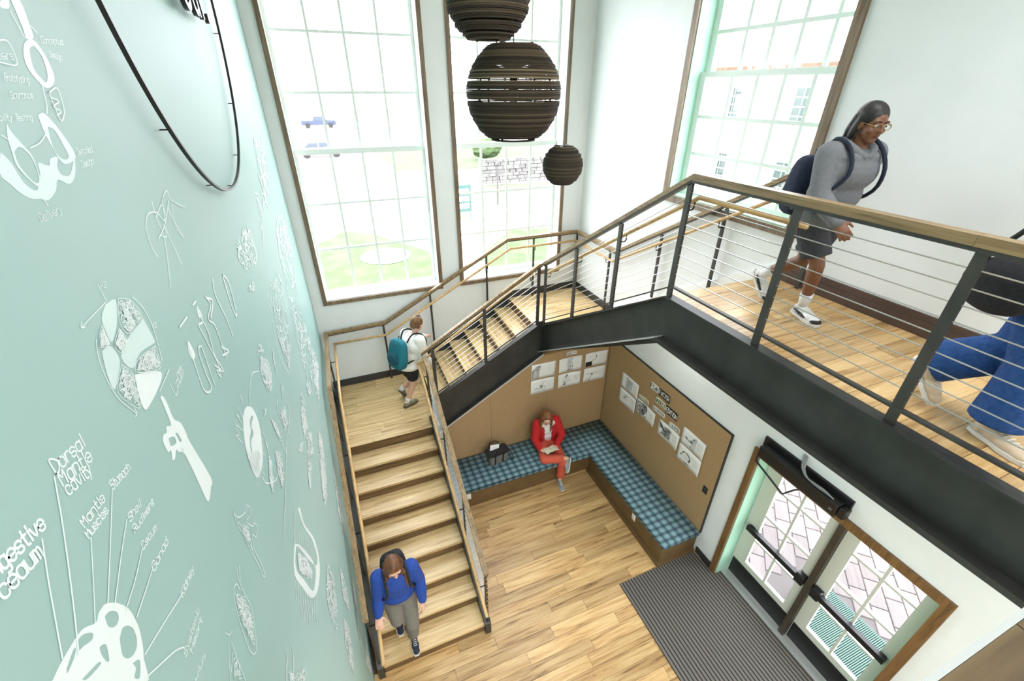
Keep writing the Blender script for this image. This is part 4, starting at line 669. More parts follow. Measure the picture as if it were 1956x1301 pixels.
def ribbon(bm, pts, w, to3):
    """flat pen stroke; points are 2D, to3 maps them to space"""
    LAYER[0] += 1
    P = [Vector((p[0], p[1])) for p in pts]; L_ = []; R_ = []
    for i, p in enumerate(P):
        d = Vector((0, 0))
        if i > 0 and (p-P[i-1]).length > 1e-7: d += (p-P[i-1]).normalized()
        if i < len(P)-1 and (P[i+1]-p).length > 1e-7: d += (P[i+1]-p).normalized()
        if d.length < 1e-6: d = Vector((1, 0))
        d.normalize(); e = Vector((-d.y, d.x))*w/2
        q = p
        if i == 0: q = p-d*w*0.4
        if i == len(P)-1: q = p+d*w*0.4
        L_.append(bm.verts.new(to3(q+e))); R_.append(bm.verts.new(to3(q-e)))
    for i in range(len(P)-1): bm.faces.new((L_[i], R_[i], R_[i+1], L_[i+1]))
def smooth_path(pts, k=3):
    if len(pts) < 3: return pts
    out = []
    for i in range(len(pts)-1):
        p0 = pts[max(0, i-1)]; p1 = pts[i]; p2 = pts[i+1]; p3 = pts[min(len(pts)-1, i+2)]
        for j in range(k):
            t = j/k; t2_ = t*t; t3_ = t2_*t
            out.append(tuple(0.5*((2*p1[c])+(-p0[c]+p2[c])*t+(2*p0[c]-5*p1[c]+4*p2[c]-p3[c])*t2_+(-p0[c]+3*p1[c]-3*p2[c]+p3[c])*t3_) for c in (0, 1)))
    out.append(pts[-1]); return out
def inside(p, poly):
    x, y = p; c = False; n = len(poly)
    for i in range(n):
        x1, y1 = poly[i]; x2, y2 = poly[(i+1) % n]
        if (y1 > y) != (y2 > y) and x < (x2-x1)*(y-y1)/(y2-y1)+x1: c = not c
    return c
def scribble(bm, poly, n, w, to3, rnd):
    xs = [p[0] for p in poly]; ys = [p[1] for p in poly]; dx = max(xs)-min(xs); dy = max(ys)-min(ys); sz = max(0.012, 0.16*max(dx, dy)); got = 0; tries = 0
    while got < n and tries < n*20:
        tries += 1; p = (rnd.uniform(min(xs), max(xs)), rnd.uniform(min(ys), max(ys)))
        if not inside(p, poly): continue
        pts = [p]; a = rnd.uniform(0, 6.28)
        for k in range(rnd.randint(2, 5)):
            a += rnd.uniform(-1.2, 1.2); q = (pts[-1][0]+math.cos(a)*sz*0.45, pts[-1][1]+math.sin(a)*sz*0.45)
            if not inside(q, poly): break
            pts.append(q)
        if len(pts) > 1: ribbon(bm, smooth_path(pts, 2), w, to3); got += 1
def flat_poly(name, rings, to3, m, parent):
    """filled outline with holes"""
    bm = BM(); edges = []
    for r in rings:
        r = smooth_path(r+[r[0]], 3)[:-1]; v = [bm.verts.new(to3(p)) for p in r]
        edges += [bm.edges.new((v[i], v[(i+1) % len(v)])) for i in range(len(v))]
    bmesh.ops.triangle_fill(bm, use_beauty=True, use_dissolve=False, edges=edges)
    return obj(name, bm, m, parent)
WX = [0.0008]
def on_wall(p): return (WX[0]+0.00004*(LAYER[0] % 24), p[0], p[1])
for i, (s, a, b, u, w) in enumerate(MT):
    st, wd = text_paths(s, 0.03, i); a_, b_, u_ = Vector(a), Vector(b), Vector(u); ex = (b_-a_)/wd; ey = u_-a_
    bm = BM(); WX[0] = 0.0004
    for p in st: ribbon(bm, smooth_path([tuple(a_+ex*q[0]+ey*q[1]) for q in p], 3), w*0.74, on_wall)
    obj('mural_lettering', bm, MURALI, wl)
for i, (tone, rings) in enumerate(MP):
    WX[0] = 0.0004+0.00004*i; LAYER[0] = 0; flat_poly('mural_drawing', rings, on_wall, MURALI if tone else MURALS, wl)
bm = BM()
for i, (w, pts) in enumerate(ML):
    WX[0] = 0.0018; ribbon(bm, smooth_path(pts, 4), w, on_wall)
obj('mural_line_drawing', bm, MURALI, wl)
bm = BM(); rnd = random.Random(5)
for i, (w, n, poly) in enumerate(MS):
    WX[0] = 0.0030; scribble(bm, poly, int(n*2.2), w, on_wall, rnd)
obj('mural_hatching', bm, MURALI, wl)['kind'] = 'stuff'
# raised black lettering inside the ring, lower ends of the letters in view
cu = bpy.data.curves.new('sign_text', 'FONT'); cu.body = 'our.'; cu.size = 0.42; cu.extrude = 0.011; cu.space_character = 1.02
tob = bpy.data.objects.new('sign_text_tmp', cu); COL.objects.link(tob)
dg = bpy.context.evaluated_depsgraph_get(); me = bpy.data.meshes.new_from_object(tob.evaluated_get(dg)); bpy.data.objects.remove(tob)
me.transform(Matrix(((0, 0, 1, 0.05), (1, 0, 0, -3.52), (0, 1, 0, 6.105), (0, 0, 0, 1)))); me.materials.clear()
o = link('raised_lettering', me, BLACK, rs)

# ------------------------------------------------------------------ drawings pinned in the nook
def on_plane(kind):
    if kind == 'L': return lambda p, d=0.0: Vector((p[0], -1.3605-d, p[1]))
    return lambda p, d=0.0: Vector((4.4485-d, p[0], p[1]))
def sheet(kind, quad, label, seed, style, group=None, name='insect_drawing', cat='poster', m=None):
    """quad: TL, TR, BR, BL in panel coordinates (u, z)"""
    rnd = random.Random(seed); F = on_plane(kind); q = [Vector(p) for p in quad]
    def uv(u, v, d=0.0):
        p = q[3]*(1-u)*(1-v)+q[2]*u*(1-v)+q[1]*u*v+q[0]*(1-u)*v
        curl = 0.010*(abs(u-0.5)*2)**4*rnd_c[0]+0.004*math.sin(u*5+seed)*0.5+0.004
        return F(p, d+curl)
    rnd_c = [rnd.uniform(0.4, 1.4)]
    c = (q[0]+q[1]+q[2]+q[3])/4
    t = thing(name, label, cat, tuple(F(c)), group)
    bm = BM(); nx_, ny_ = 10, 4
    grid = [[bm.verts.new(uv(i/nx_, j/ny_)) for i in range(nx_+1)] for j in range(ny_+1)]
    for j in range(ny_):
        for i in range(nx_): bm.faces.new((grid[j][i], grid[j][i+1], grid[j+1][i+1], grid[j+1][i]))
    ext = bmesh.ops.extrude_face_region(bm, geom=list(bm.faces)); off = F((0, 0), 0.0)-F((0, 0), 0.0006)
    for v in [g_ for g_ in ext['geom'] if isinstance(g_, bmesh.types.BMVert)]: v.co += off*0.9
    obj('sheet', bm, m or PAPER, t, True)
    to = lambda p: uv(max(0.01, min(0.99, p[0])), max(0.01, min(0.99, p[1])), 0.0012+0.00012*(LAYER[0] % 12))
    return t, to, rnd
def ell(cx, cy_, rx, ry, n=16, a0=0): return [(cx+rx*math.cos(a0+2*math.pi*k/n), cy_+ry*math.sin(a0+2*math.pi*k/n)) for k in range(n)]
def sketch(t, to, rnd, style):
    bm = BM(); bl = BM(); bd = BM()
    # block of faint notes on the right of every sheet
    for k in range(7): ribbon(bl, [(0.70, 0.72-k*0.065), (0.70+rnd.uniform(0.14, 0.22), 0.72-k*0.065)], 0.006, to)
    if style == 'stripes':
        for k in range(10): ribbon(bd, smooth_path([(0.02, 0.06+k*0.055), (0.15, 0.10+k*0.07), (0.32, 0.04+k*0.06)], 4), 0.022, to)
        scribble(bm, ell(0.25, 0.72, 0.14, 0.18), 40, 0.008, to, rnd); scribble(bd, ell(0.33, 0.84, 0.03, 0.06), 14, 0.012, to, rnd)
    elif style == 'tall':
        scribble(bl, [(0.33, 0.35), (0.62, 0.35), (0.62, 0.98), (0.36, 0.98)], 80, 0.008, to, rnd)
        for k in range(3): scribble(bd, ell(0.42+0.09*k, 0.35, 0.04, 0.10), 10, 0.012, to, rnd)
        scribble(bd, [(0.36, 0.02), (0.62, 0.02), (0.62, 0.25), (0.36, 0.25)], 30, 0.01, to, rnd)
    elif style == 'black':
        pts = [(0.02, 0.02), (0.33, 0.02), (0.33, 0.36), (0.02, 0.36)]
        v = [bd.verts.new(to(p)) for p in pts]; bd.faces.new(v)
        for k in range(10): ribbon(bm, [(0.33+k*0.02, 0.3+k*0.035), (0.37+k*0.02, 0.42+k*0.02)], 0.01, to)
        scribble(bm, ell(0.50, 0.70, 0.03, 0.1), 20, 0.01, to, rnd)
        bw = BM(); f_ = lambda p: to(p)+(to(p)-to(p)); v = smooth_path([(0.05, 0.08), (0.18, 0.30), (0.30, 0.30), (0.20, 0.14), (0.05, 0.08)], 4)
        ribbon(bw, v, 0.025, lambda p: to(p)); 
        o = obj('drawing_highlight', bw, PAPER, t)
        for vv in o.data.vertices: vv.co += Vector((-0.0008, -0.0008, 0))
    elif style == 'wasp':
        scribble(bm, ell(0.45, 0.45, 0.09, 0.13), 50, 0.009, to, rnd); scribble(bd, ell(0.60, 0.42, 0.05, 0.06), 12, 0.01, to, rnd); scribble(bm, ell(0.26, 0.34, 0.10, 0.07), 24, 0.008, to, rnd)
        for k in range(6): ribbon(bm, smooth_path([(0.40+0.04*k, 0.36), (0.34+0.06*k, 0.22), (0.30+0.07*k, 0.10)], 3), 0.007, to)
        for k in range(3): ribbon(bm, [(0.5, 0.55), (0.45+0.1*k, 0.85)], 0.006, to)
    elif style == 'ladybird':
        scribble(bd, ell(0.38, 0.80, 0.08, 0.12), 30, 0.01, to, rnd); scribble(bd, ell(0.30, 0.25, 0.07, 0.14), 30, 0.01, to, rnd); scribble(bl, ell(0.38, 0.5, 0.22, 0.3), 50, 0.006, to, rnd); scribble(bl, [(0.72, 0.4), (0.9, 0.4), (0.9, 0.7), (0.72, 0.7)], 24, 0.006, to, rnd)
    elif style == 'dragonfly':
        scribble(bd, ell(0.38, 0.52, 0.06, 0.08), 24, 0.01, to, rnd)
        for s_ in (-1, 1):
            for k in range(2): scribble(bl, ell(0.38+s_*0.17, 0.55+0.08*k, 0.15, 0.035), 24, 0.006, to, rnd)
        for k in range(5): ribbon(bm, [(0.36-k*0.02, 0.45-k*0.08), (0.34-k*0.02, 0.36-k*0.08)], 0.02, to)
        scribble(bl, [(0.05, 0.05), (0.3, 0.05), (0.4, 0.3), (0.08, 0.3)], 30, 0.006, to, rnd)
    elif style == 'grass':
        scribble(bl, [(0.22, 0.1), (0.62, 0.05), (0.66, 0.85), (0.25, 0.9)], 150, 0.007, to, rnd)
    elif style == 'ant':
        for k, c in enumerate(((0.28, 0.62), (0.34, 0.52), (0.42, 0.44))): scribble(bd, ell(c[0], c[1], 0.035, 0.045), 14, 0.01, to, rnd)
        for k in range(6):
            s_ = 1 if k % 2 else -1; ribbon(bd, smooth_path([(0.34, 0.54), (0.30+0.05*(k//2)+s_*0.08, 0.56+s_*0.12), (0.26+0.08*(k//2)+s_*0.10, 0.55+s_*0.24)], 3), 0.01, to)
    elif style == 'spider':
        v = [(0.02, 0.05), (0.58, 0.05), (0.58, 0.97), (0.02, 0.97)]
        scribble(bm, v, 150, 0.011, to, rnd); scribble(bd, ell(0.36, 0.35, 0.12, 0.2), 50, 0.014, to, rnd); scribble(bd, ell(0.45, 0.82, 0.1, 0.1), 30, 0.014, to, rnd)
    elif style == 'centipede':
        for k in range(8): ribbon(bd, [(0.02+k*0.035, 0.97-k*0.06), (0.10+k*0.04, 0.55-k*0.02)], 0.022, to)
        scribble(bm, [(0.10, 0.12), (0.60, 0.15), (0.62, 0.85), (0.3, 0.8)], 170, 0.009, to, rnd)
    elif style == 'mantis':
        for k in range(16): ribbon(bm, [(0.38+0.006*k, 0.10+k*0.035), (0.62, 0.06+k*0.05)], 0.009, to)
        scribble(bd, ell(0.42, 0.48, 0.06, 0.1), 30, 0.012, to, rnd); scribble(bd, [(0.05, 0.5), (0.2, 0.55), (0.42, 0.4), (0.3, 0.36)], 26, 0.01, to, rnd); ribbon(bd, smooth_path([(0.42, 0.55), (0.5, 0.72), (0.56, 0.8), (0.62, 0.88)], 3), 0.012, to); scribble(bd, ell(0.5, 0.75, 0.05, 0.08), 12, 0.01, to, rnd)
    elif style == 'worm':
        for k in range(5): ribbon(bm, smooth_path([(0.10+k*0.012, 0.38), (0.22, 0.60+k*0.02), (0.40+k*0.004, 0.72-k*0.02), (0.56-k*0.01, 0.52), (0.54-k*0.015, 0.30)], 5), 0.014, to)
        scribble(bm, [(0.3, 0.05), (0.6, 0.05), (0.6, 0.2), (0.3, 0.2)], 24, 0.01, to, rnd); scribble(bl, [(0.12, 0.3), (0.5, 0.3), (0.5, 0.5), (0.2, 0.55)], 30, 0.006, to, rnd)
    for b_, m_, nm in ((bm, INKG, 'pencil_drawing'), (bl, INKL, 'pencil_shading'), (bd, INK, 'ink_drawing')):
        if len(b_.faces): obj(nm, b_, m_, t)
        else: b_.free()
DRAW = [('L', [(3.005, 1.985), (3.429, 1.977), (3.419, 1.704), (2.994, 1.704)], 'pinned drawing with bold zebra stripes at its left edge, on the back panel', 'stripes'),
 ('L', [(2.994, 1.685), (3.421, 1.670), (3.414, 1.405), (2.993, 1.410)], 'pinned pencil drawing of a wasp, under the zebra-striped sheet', 'wasp'),
 ('L', [(3.486, 1.980), (3.914, 1.974), (3.918, 1.700), (3.490, 1.708)], 'pinned drawing with a tall shaded column, under the small insecta label', 'tall'),
 ('L', [(3.487, 1.678), (3.911, 1.667), (3.913, 1.399), (3.490, 1.405)], 'pinned drawing of two dark beetles one above the other', 'ladybird'),
 ('L', [(3.979, 1.972), (4.409, 1.967), (4.405, 1.703), (3.986, 1.709)], 'pinned drawing with a solid black corner block, by the nook corner', 'black'),
 ('L', [(3.981, 1.675), (4.405, 1.664), (4.406, 1.391), (3.979, 1.400)], 'pinned drawing of a dragonfly, under the sheet with the black corner', 'dragonfly'),
 ('R', [(-1.808, 1.785), (-2.235, 1.790), (-2.240, 1.518), (-1.812, 1.510)], 'pinned drawing of pale grass texture, upper sheet next to the corner', 'grass'),
 ('R', [(-1.802, 1.490), (-2.231, 1.500), (-2.230, 1.224), (-1.812, 1.214)], 'pinned drawing of a spread-legged ant, under the grass-texture sheet', 'ant'),
 ('R', [(-2.250, 1.578), (-2.687, 1.566), (-2.689, 1.312), (-2.262, 1.318)], 'pinned drawing dark with a spider web, under the arachnida label', 'spider'),
 ('R', [(-2.788, 1.568), (-3.219, 1.580), (-3.208, 1.302), (-2.796, 1.304)], 'pinned drawing with slanted black stripes, beside the chilopoda label', 'centipede'),
 ('R', [(-3.240, 1.787), (-3.655, 1.795), (-3.651, 1.520), (-3.246, 1.512)], 'pinned drawing of a hatched praying mantis, upper sheet near the door', 'mantis'),
 ('R', [(-3.243, 1.500), (-3.657, 1.507), (-3.660, 1.224), (-3.243, 1.216)], 'pinned drawing of a curled worm, under the mantis sheet', 'worm')]
for i, (k, q, lab, sty) in enumerate(DRAW):
    t, to, rnd = sheet(k, q, lab, 31+i, sty, 'insect drawings pinned in the nook'); sketch(t, to, rnd, sty)
LABELS = [('L', [(3.609, 2.092), (3.796, 2.086), (3.794, 2.024), (3.612, 2.029)], 'INSECTA', 0), ('R', [(-2.270, 1.662), (-2.512, 1.678), (-2.514, 1.605), (-2.272, 1.594)], 'ARACHNIDA', 0),
 ('R', [(-2.473, 2.028), (-2.652, 2.030), (-2.652, 1.920), (-2.473, 1.910)], 'FEAR', 0), ('R', [(-2.654, 2.034), (-2.892, 2.036), (-2.896, 1.912), (-2.654, 1.918)], 'FACTOR', 1),
 ('R', [(-2.637, 1.868), (-2.850, 1.874), (-2.850, 1.768), (-2.635, 1.762)], 'INSECT', 0), ('R', [(-2.852, 1.870), (-3.091, 1.872), (-3.091, 1.745), (-2.852, 1.740)], 'EDITION', 1),
 ('R', [(-2.604, 1.692), (-2.870, 1.702), (-2.871, 1.622), (-2.609, 1.613)], 'ARTHROPODA', 0), ('R', [(-2.983, 1.670), (-3.200, 1.680), (-3.198, 1.592), (-2.981, 1.578)], 'CHILOPODA', 0)]
for i, (k, q, s, inv) in enumerate(LABELS):
    lab = ('black card strip with white capitals reading %s' if inv else 'white paper strip with black capitals reading %s') % s.lower()
    t, to, rnd = sheet(k, q, lab, 70+i, '', 'paper title strips in the nook', 'paper_label', 'label', mat('black_card', (20, 20, 21), 0.7) if inv else (PAPERY if s in ('ARACHNIDA', 'INSECT') else PAPER))
    st, wd = text_paths(s, 0.04, i); bm = BM()
    asp = (Vector(q[1])-Vector(q[0])).length/(Vector(q[0])-Vector(q[3])).length
    for p in st: ribbon(bm, smooth_path([(asp*(0.06+0.88*a/wd), 0.22+0.56*b) for a, b in p], 3), 0.078 if len(s) < 8 else 0.05, lambda v: to((v[0]/asp, v[1])))
    obj('lettering', bm, PAPER if inv else INK, t)

# ------------------------------------------------------------------ added fill lights on the ceilings
for i, (x, y, p) in enumerate(((1.1, -1.6, 7), (3.3, -1.6, 20), (1.1, -5.2, 3), (3.3, -5.2, 14), (1.1, -8.2, 88), (3.3, -8.2, 88))):  # unseen panels added as fill for the upper walls and floors
    t = thing('added_fill_light', 'square flush added fill light panel '+('high over the lower landing', 'high over the corner landing', 'high over the foot of the stairs', 'high over the upper walkway', 'over the balcony floor beside the mural', 'over the balcony floor beside the walkway')[i], 'light', (x, y, TOP), 'added fill light panels')
    bm = BM(); box(bm, x-0.62, x+0.62, y-0.62, y-0.6, TOP-0.05, TOP-0.001); box(bm, x-0.62, x+0.62, y+0.6, y+0.62, TOP-0.05, TOP-0.001); box(bm, x-0.62, x-0.6, y-0.6, y+0.6, TOP-0.05, TOP-0.001); box(bm, x+0.6, x+0.62, y-0.6, y+0.6, TOP-0.05, TOP-0.001)
    obj('frame', bm, WHITEP, t); bx('diffuser', WHITEP, t, x-0.6, x+0.6, y-0.6, y+0.6, TOP-0.02, TOP-0.001)
    l = area_light('added_fill_lamp', (x, y, TOP-0.045), 1.15, 1.15, p, (1.0, 1.0, 1.05)); l.data.spread = math.radians(85 if y > -6 else 170); l.parent = t; l.matrix_parent_inverse = PINV[t.name]

for x, y, z_, p in ((0.9, -7.5, BZ-0.36, 95), (2.0, -7.7, BZ-0.36, 75), (4.12, -3.0, 3.235, 7), (4.12, -4.3, BZ-0.36, 1.5), (4.12, -5.3, BZ-0.36, 1.5), (4.12, -6.5, BZ-0.36, 1.5)):  # more added fill, lifting the lower floor and washing the right wall
    q = 0.6 if x < 3 else 0.1
    t = thing('added_fill_light', 'flat square added fill light under the upper floor' if x < 3 else ('small square added fill light under the walkway' if y < -4 else 'small square added fill light under the upper flight'), 'light', (x, y, z_), 'added lower fill lights')
    bx('diffuser', WHITEP, t, x-q, x+q, y-q, y+q, z_-0.012, z_-0.001)
    l = area_light('added_fill_lamp', (x, y, z_-0.02), q*1.9, q*1.9, p, (1.0, 0.99, 1.0)); l.parent = t; l.matrix_parent_inverse = PINV[t.name]

# ------------------------------------------------------------------ outdoors
GZ = -0.1
CONC = noisy('pale_concrete', (176, 172, 166), (190, 186, 180), 0.6, 0.9)
GRASS = noisy('lawn_grass', (62, 84, 44), (78, 94, 62), 1.2, 0.95, 6)
DRYG = noisy('dry_lawn', (84, 88, 72), (94, 95, 82), 0.7, 0.95, 5)
struct('ground_outside', box(box(BM(), -120, 160, 0.37, 260, GZ-0.3, GZ), RW+0.39, 160, -120, 0.37, GZ-0.3, GZ), CONC, None, 'pale concrete ground outside the windows', 'ground')
def lawn(pts, m, label, z=0.02): o = obj('lawn', extr(BM(), [(x, y, GZ) for x, y in pts], (0, 0, z)), m); tag(o, label, 'lawn', kind='stuff')
lawn([(-12, 0.6), (-12, 12.5), (-0.5, 13.4), (0.9, 15.4), (2.2, 14.2), (3.7, 11.4), (4.6, 9.0), (5.4, 0.6)], GRASS, 'green lawn strip just outside the window beside the mural')
lawn([(6.4, 0.6), (5.6, 9.5), (8.2, 12.6), (12, 12.2), (16, 9), (16, 0.6)], GRASS, 'green lawn patch outside the window behind the pendants')
lawn([(5.9, 16), (5.8, 24), (7.5, 30), (10.5, 24), (16, 23), (17, 14.5), (12, 13.6), (8, 14.2)], DRYG, 'dry pale lawn in front of the stone wall')
lawn([(6.0, 32), (6.2, 47), (13, 50), (26, 47), (22, 33), (12, 31)], GRASS, 'far green lawn beyond the stone wall')
lawn([(-30, 95), (-30, 130), (12, 130), (10, 98), (-4, 96)], GRASS, 'far green lawn behind the parked pickup truck')
bm = lathe(BM(), [(0.95, 0.0), (1.0, 0.02), (0.9, 0.026)], (2.2, 11.0, GZ+0.0205), 28); tag(obj('manhole_pad', bm, CONC), 'round pale concrete pad set in the green lawn', 'pad')
# pickup truck
def wheel(parent, x, y, r):
    bm = lathe(BM(), [(r*0.55, -0.12), (r, -0.12), (r, 0.12), (r*0.55, 0.12)], (0, 0, 0), 20)
    for v in bm.verts: v.co = Vector((x+v.co.x, y+v.co.z, GZ+r+v.co.y))
    w = obj('wheel', bm, mat('tyre', (40, 40, 42), 0.8), parent)
    bm = lathe(BM(), [(r*0.54, -0.1), (r*0.5, 0.1)], (0, 0, 0), 16)
    for v in bm.verts: v.co = Vector((x+v.co.x, y+v.co.z, GZ+r+v.co.y))
    obj('hub', bm, SILVER, w)
def vehicle(name, label, cx, cy_, prof, glass, paint, wx, r, w=0.95):
    t = thing(name, label, 'vehicle', (cx, cy_, GZ))
    bm = extr(BM(), [(cx+x, cy_-w, GZ+z) for x, z in prof], (0, 2*w, 0)); obj('body', bm, paint, t)
    for g_ in glass:
        bm = extr(BM(), [(cx+x, cy_-w-0.012, GZ+z) for x, z in g_], (0, 0.01, 0)); obj('window', bm, mat('car_glass', (70, 80, 90), 0.1), t)
    for x in wx:
        for s_ in (-1, 1): wheel(t, cx+x, cy_+s_*(w-0.02), r)
    for x, z in ((-2.75 if len(glass) else -2, 0.85),): bx('bumper', SILVER, t, cx+prof[0][0]-0.08, cx+prof[0][0]-0.001, cy_-w+0.05, cy_+w-0.05, GZ+0.45, GZ+0.62)
vehicle('pickup_truck', 'blue pickup truck parked across the far road', 1.2, 84.0, [(-2.8, 0.45), (2.8, 0.45), (2.85, 1.0), (2.6, 1.15), (1.3, 1.2), (0.75, 1.8), (-0.7, 1.82), (-0.9, 1.2), (-2.8, 1.15)], [[(0.15, 1.22), (1.1, 1.22), (0.68, 1.72), (0.15, 1.72)], [(0.05, 1.22), (-0.75, 1.22), (-0.6, 1.72), (0.05, 1.72)]], mat('blue_car_paint', (54, 64, 88), 0.3), (-1.85, 1.85), 0.42)
vehicle('car', 'white car parked on the near side of the road', 0.6, 43.9, [(-2.1, 0.4), (2.1, 0.4), (2.15, 0.75), (1.3, 0.92), (0.6, 1.42), (-1.0, 1.44), (-1.8, 0.95), (-2.1, 0.9)], [[(-0.1, 0.95), (1.1, 0.95), (0.55, 1.36), (-0.1, 1.36)], [(-0.2, 0.95), (-1.5, 0.95), (-0.95, 1.36), (-0.2, 1.36)]], mat('white_car_paint', (228, 228, 226), 0.3), (-1.35, 1.35), 0.34)
# bare trees
BARK = noisy('pale_bark', (150, 138, 124), (172, 160, 146), 8, 0.9)
def tree(x, y, h, seed, label, lift=0.0):
    rnd = random.Random(seed); bm = BM(); t = thing('bare_tree', label, 'tree', (x, y, GZ+lift), 'bare trees outside')
    bt = BM(); tube(bt, [(x, y, GZ+lift), (x+rnd.uniform(-.1, .1), y, GZ+h*0.2), (x+rnd.uniform(-.2, .2), y, GZ+h*0.42)], 0.2, 8, r_list=[h*0.026, h*0.02, h*0.015]); obj('trunk', bt, BARK, t, True)
    def grow(p, d, L, r, k):
        q = p+d*L; tube(bm, [p, p+d*L*0.5+Vector((rnd.uniform(-1, 1), rnd.uniform(-1, 1), 0))*L*0.05, q], r, 5, r_list=[r, r*0.8, r*0.6])
        if k:
            for j in range(3 if k > 1 else 4):
                dd = (d+Vector((rnd.uniform(-1, 1), rnd.uniform(-1, 1), rnd.uniform(-0.2, 0.7)))*0.75).normalized(); grow(p+d*L*rnd.uniform(0.5, 1.0), dd, L*rnd.uniform(0.55, 0.8), r*0.6, k-1)
    p = Vector((x, y, GZ+h*0.4))
    for j in range(5):
        a = j*1.257+rnd.uniform(0, .5); grow(p-Vector((0, 0, rnd.uniform(0, h*0.08))), Vector((math.cos(a)*0.6, math.sin(a)*0.6, 1)).normalized(), h*0.24, h*0.009, 3)
    obj('branches', bm, BARK, t)
tree(-3.5, 62, 13, 1, 'bare tree standing near the mural side of the road'); tree(13.5, 52, 14, 2, 'bare tree by the far lawn edge'); tree(17.5, 27.6, 9, 3, 'bare tree behind the stone wall')
tree(7.2, 70, 12, 4, 'slender bare tree beyond the road'); tree(20, 19, 9, 6, 'bare tree beside the brick building outside the high window'); tree(30, 60, 14, 5, 'bare tree far beyond the lawn')
# street furniture
for i, (x, y, h) in enumerate(((5.3, 39, 1.5), (5.55, 38.2, 1.6), (5.75, 36.5, 1.7))):
    bm = tube(BM(), [(x, y, GZ), (x, y, GZ+h)], 0.05, 8); lathe(bm, [(0.06, h), (0.06, h+0.05), (0.02, h+0.09)], (x, y, GZ), 8)
    tag(obj('bollard', bm, mat('bollard_grey', (110, 108, 104), 0.6), None), 'thin grey bollard at the road edge', 'post', 'bollards at the road edge')
t = thing('lamp_post', 'tall thin grey lamp post beside the path', 'lamp post', (9.6, 17.9, GZ))
bm = tube(BM(), [(9.6, 17.9, GZ+0.0205), (9.6, 17.9, GZ+2.1)], 0.045, 8); obj('pole', bm, mat('pole_dark', (86, 84, 82), 0.5), t)
bm = lathe(BM(), [(0.05, 2.1), (0.12, 2.2), (0.10, 2.36), (0.03, 2.42)], (9.6, 17.9, GZ), 12); obj('lantern', bm, mat('pole_dark', (86, 84, 82), 0.5), t)
t = thing('notice_board', 'pale teal notice board standing by the path', 'sign', (6.7, 15.2, GZ))
bx('board', mat('teal_board', (64, 96, 92), 0.6), t, 6.25, 7.15, 15.16, 15.22, GZ+0.45, GZ+1.75)
for k in range(3): bx('notice', PAPER, t, 6.33, 7.05, 15.15, 15.158, GZ+0.62+k*0.36, GZ+0.86+k*0.36)
for x in (6.3, 7.1): bx('post', mat('teal_post', (100, 150, 148), 0.6), t, x-0.04, x+0.04, 15.221, 15.29, GZ+0.0205, GZ+1.85)
# dry-stone wall, stone by stone
sw = thing('stone_wall', 'low pale grey dry-stone wall across the lawn', 'wall', (14, 24.5, GZ)); rnd = random.Random(9)
STN = wood('pale_stone', (126, 124, 122), (116, 114, 112), (100, 98, 96), 0, 0.9, 0.6, 0.15)
cache = []
for k in range(6):
    b = box(BM(), -0.5, 0.5, -0.25, 0.25, 0, 1); bmesh.ops.bevel(b, geom=list(b.edges), offset=0.07, segments=1, affect='EDGES')
    for v in b.verts: v.co += Vector((rnd.uniform(-.04, .04), rnd.uniform(-.04, .04), rnd.uniform(-.05, .05)))
    me = bpy.data.meshes.new('stone'); b.to_mesh(me); b.free(); me.materials.append(STN); cache.append(me)
z = GZ
for row in range(7):
    hh = rnd.uniform(0.18, 0.28); x = 10.6+rnd.uniform(0, .3)
    while x < 18.5:
        w_ = rnd.uniform(0.35, 0.8); o = bpy.data.objects.new('stone', rnd.choice(cache)); COL.objects.link(o); o.parent = sw; o.matrix_parent_inverse = PINV[sw.name]
        o.location = (x+w_/2, 24.5+rnd.uniform(-.04, .04), z); o.scale = (w_*0.97, 0.9, hh*0.97); x += w_
    z += hh
bm = BM(); bmesh.ops.create_icosphere(bm, subdivisions=3, radius=1.0)
for v in bm.verts: v.co = Vector((15.2, 36, 0.93))+Vector((v.co.x*1.5, v.co.y, v.co.z*0.9))*rnd.uniform(0.85, 1.1)
tag(obj('bush', bm, GRASS), 'round green bush behind the stone wall', 'bush')
# neighbouring building seen through the high window
nb = thing('neighbour_building', 'pale painted building with brick cornice across the yard', 'building', (26, 10, GZ))
NBW = noisy('pale_brick_wall', (168, 158, 148), (176, 168, 160), 3, 0.9); BRK = noisy('orange_brick', (96, 76, 58), (104, 88, 72), 12, 0.9)
bx('facade', NBW, nb, 24.0, 34, -14, 32, GZ, 6.7); bx('cornice', BRK, nb, 23.85, 34, -14, 32, 6.701, 6.95); bx('roof', CONC, nb, 23.95, 34, -14, 32, 6.951, 7.0)
WG = mat('far_glass', (58, 74, 70), 0.15)
for zb_ in (4.1, 0.55):
    for yc in (22.5, 18.9, 15.9, 11.4, 7.0, 2.6, -2.0):
        w = bx('window', SASH, nb, 23.94, 23.999, yc-0.55, yc+0.55, zb_, zb_+1.85)
        for i in range(2):
            for j in range(4): bx('pane', WG, w, 23.93, 23.9395, yc-0.47+i*0.49, yc-0.02+i*0.49, zb_+0.08+j*0.44, zb_+0.46+j*0.44)
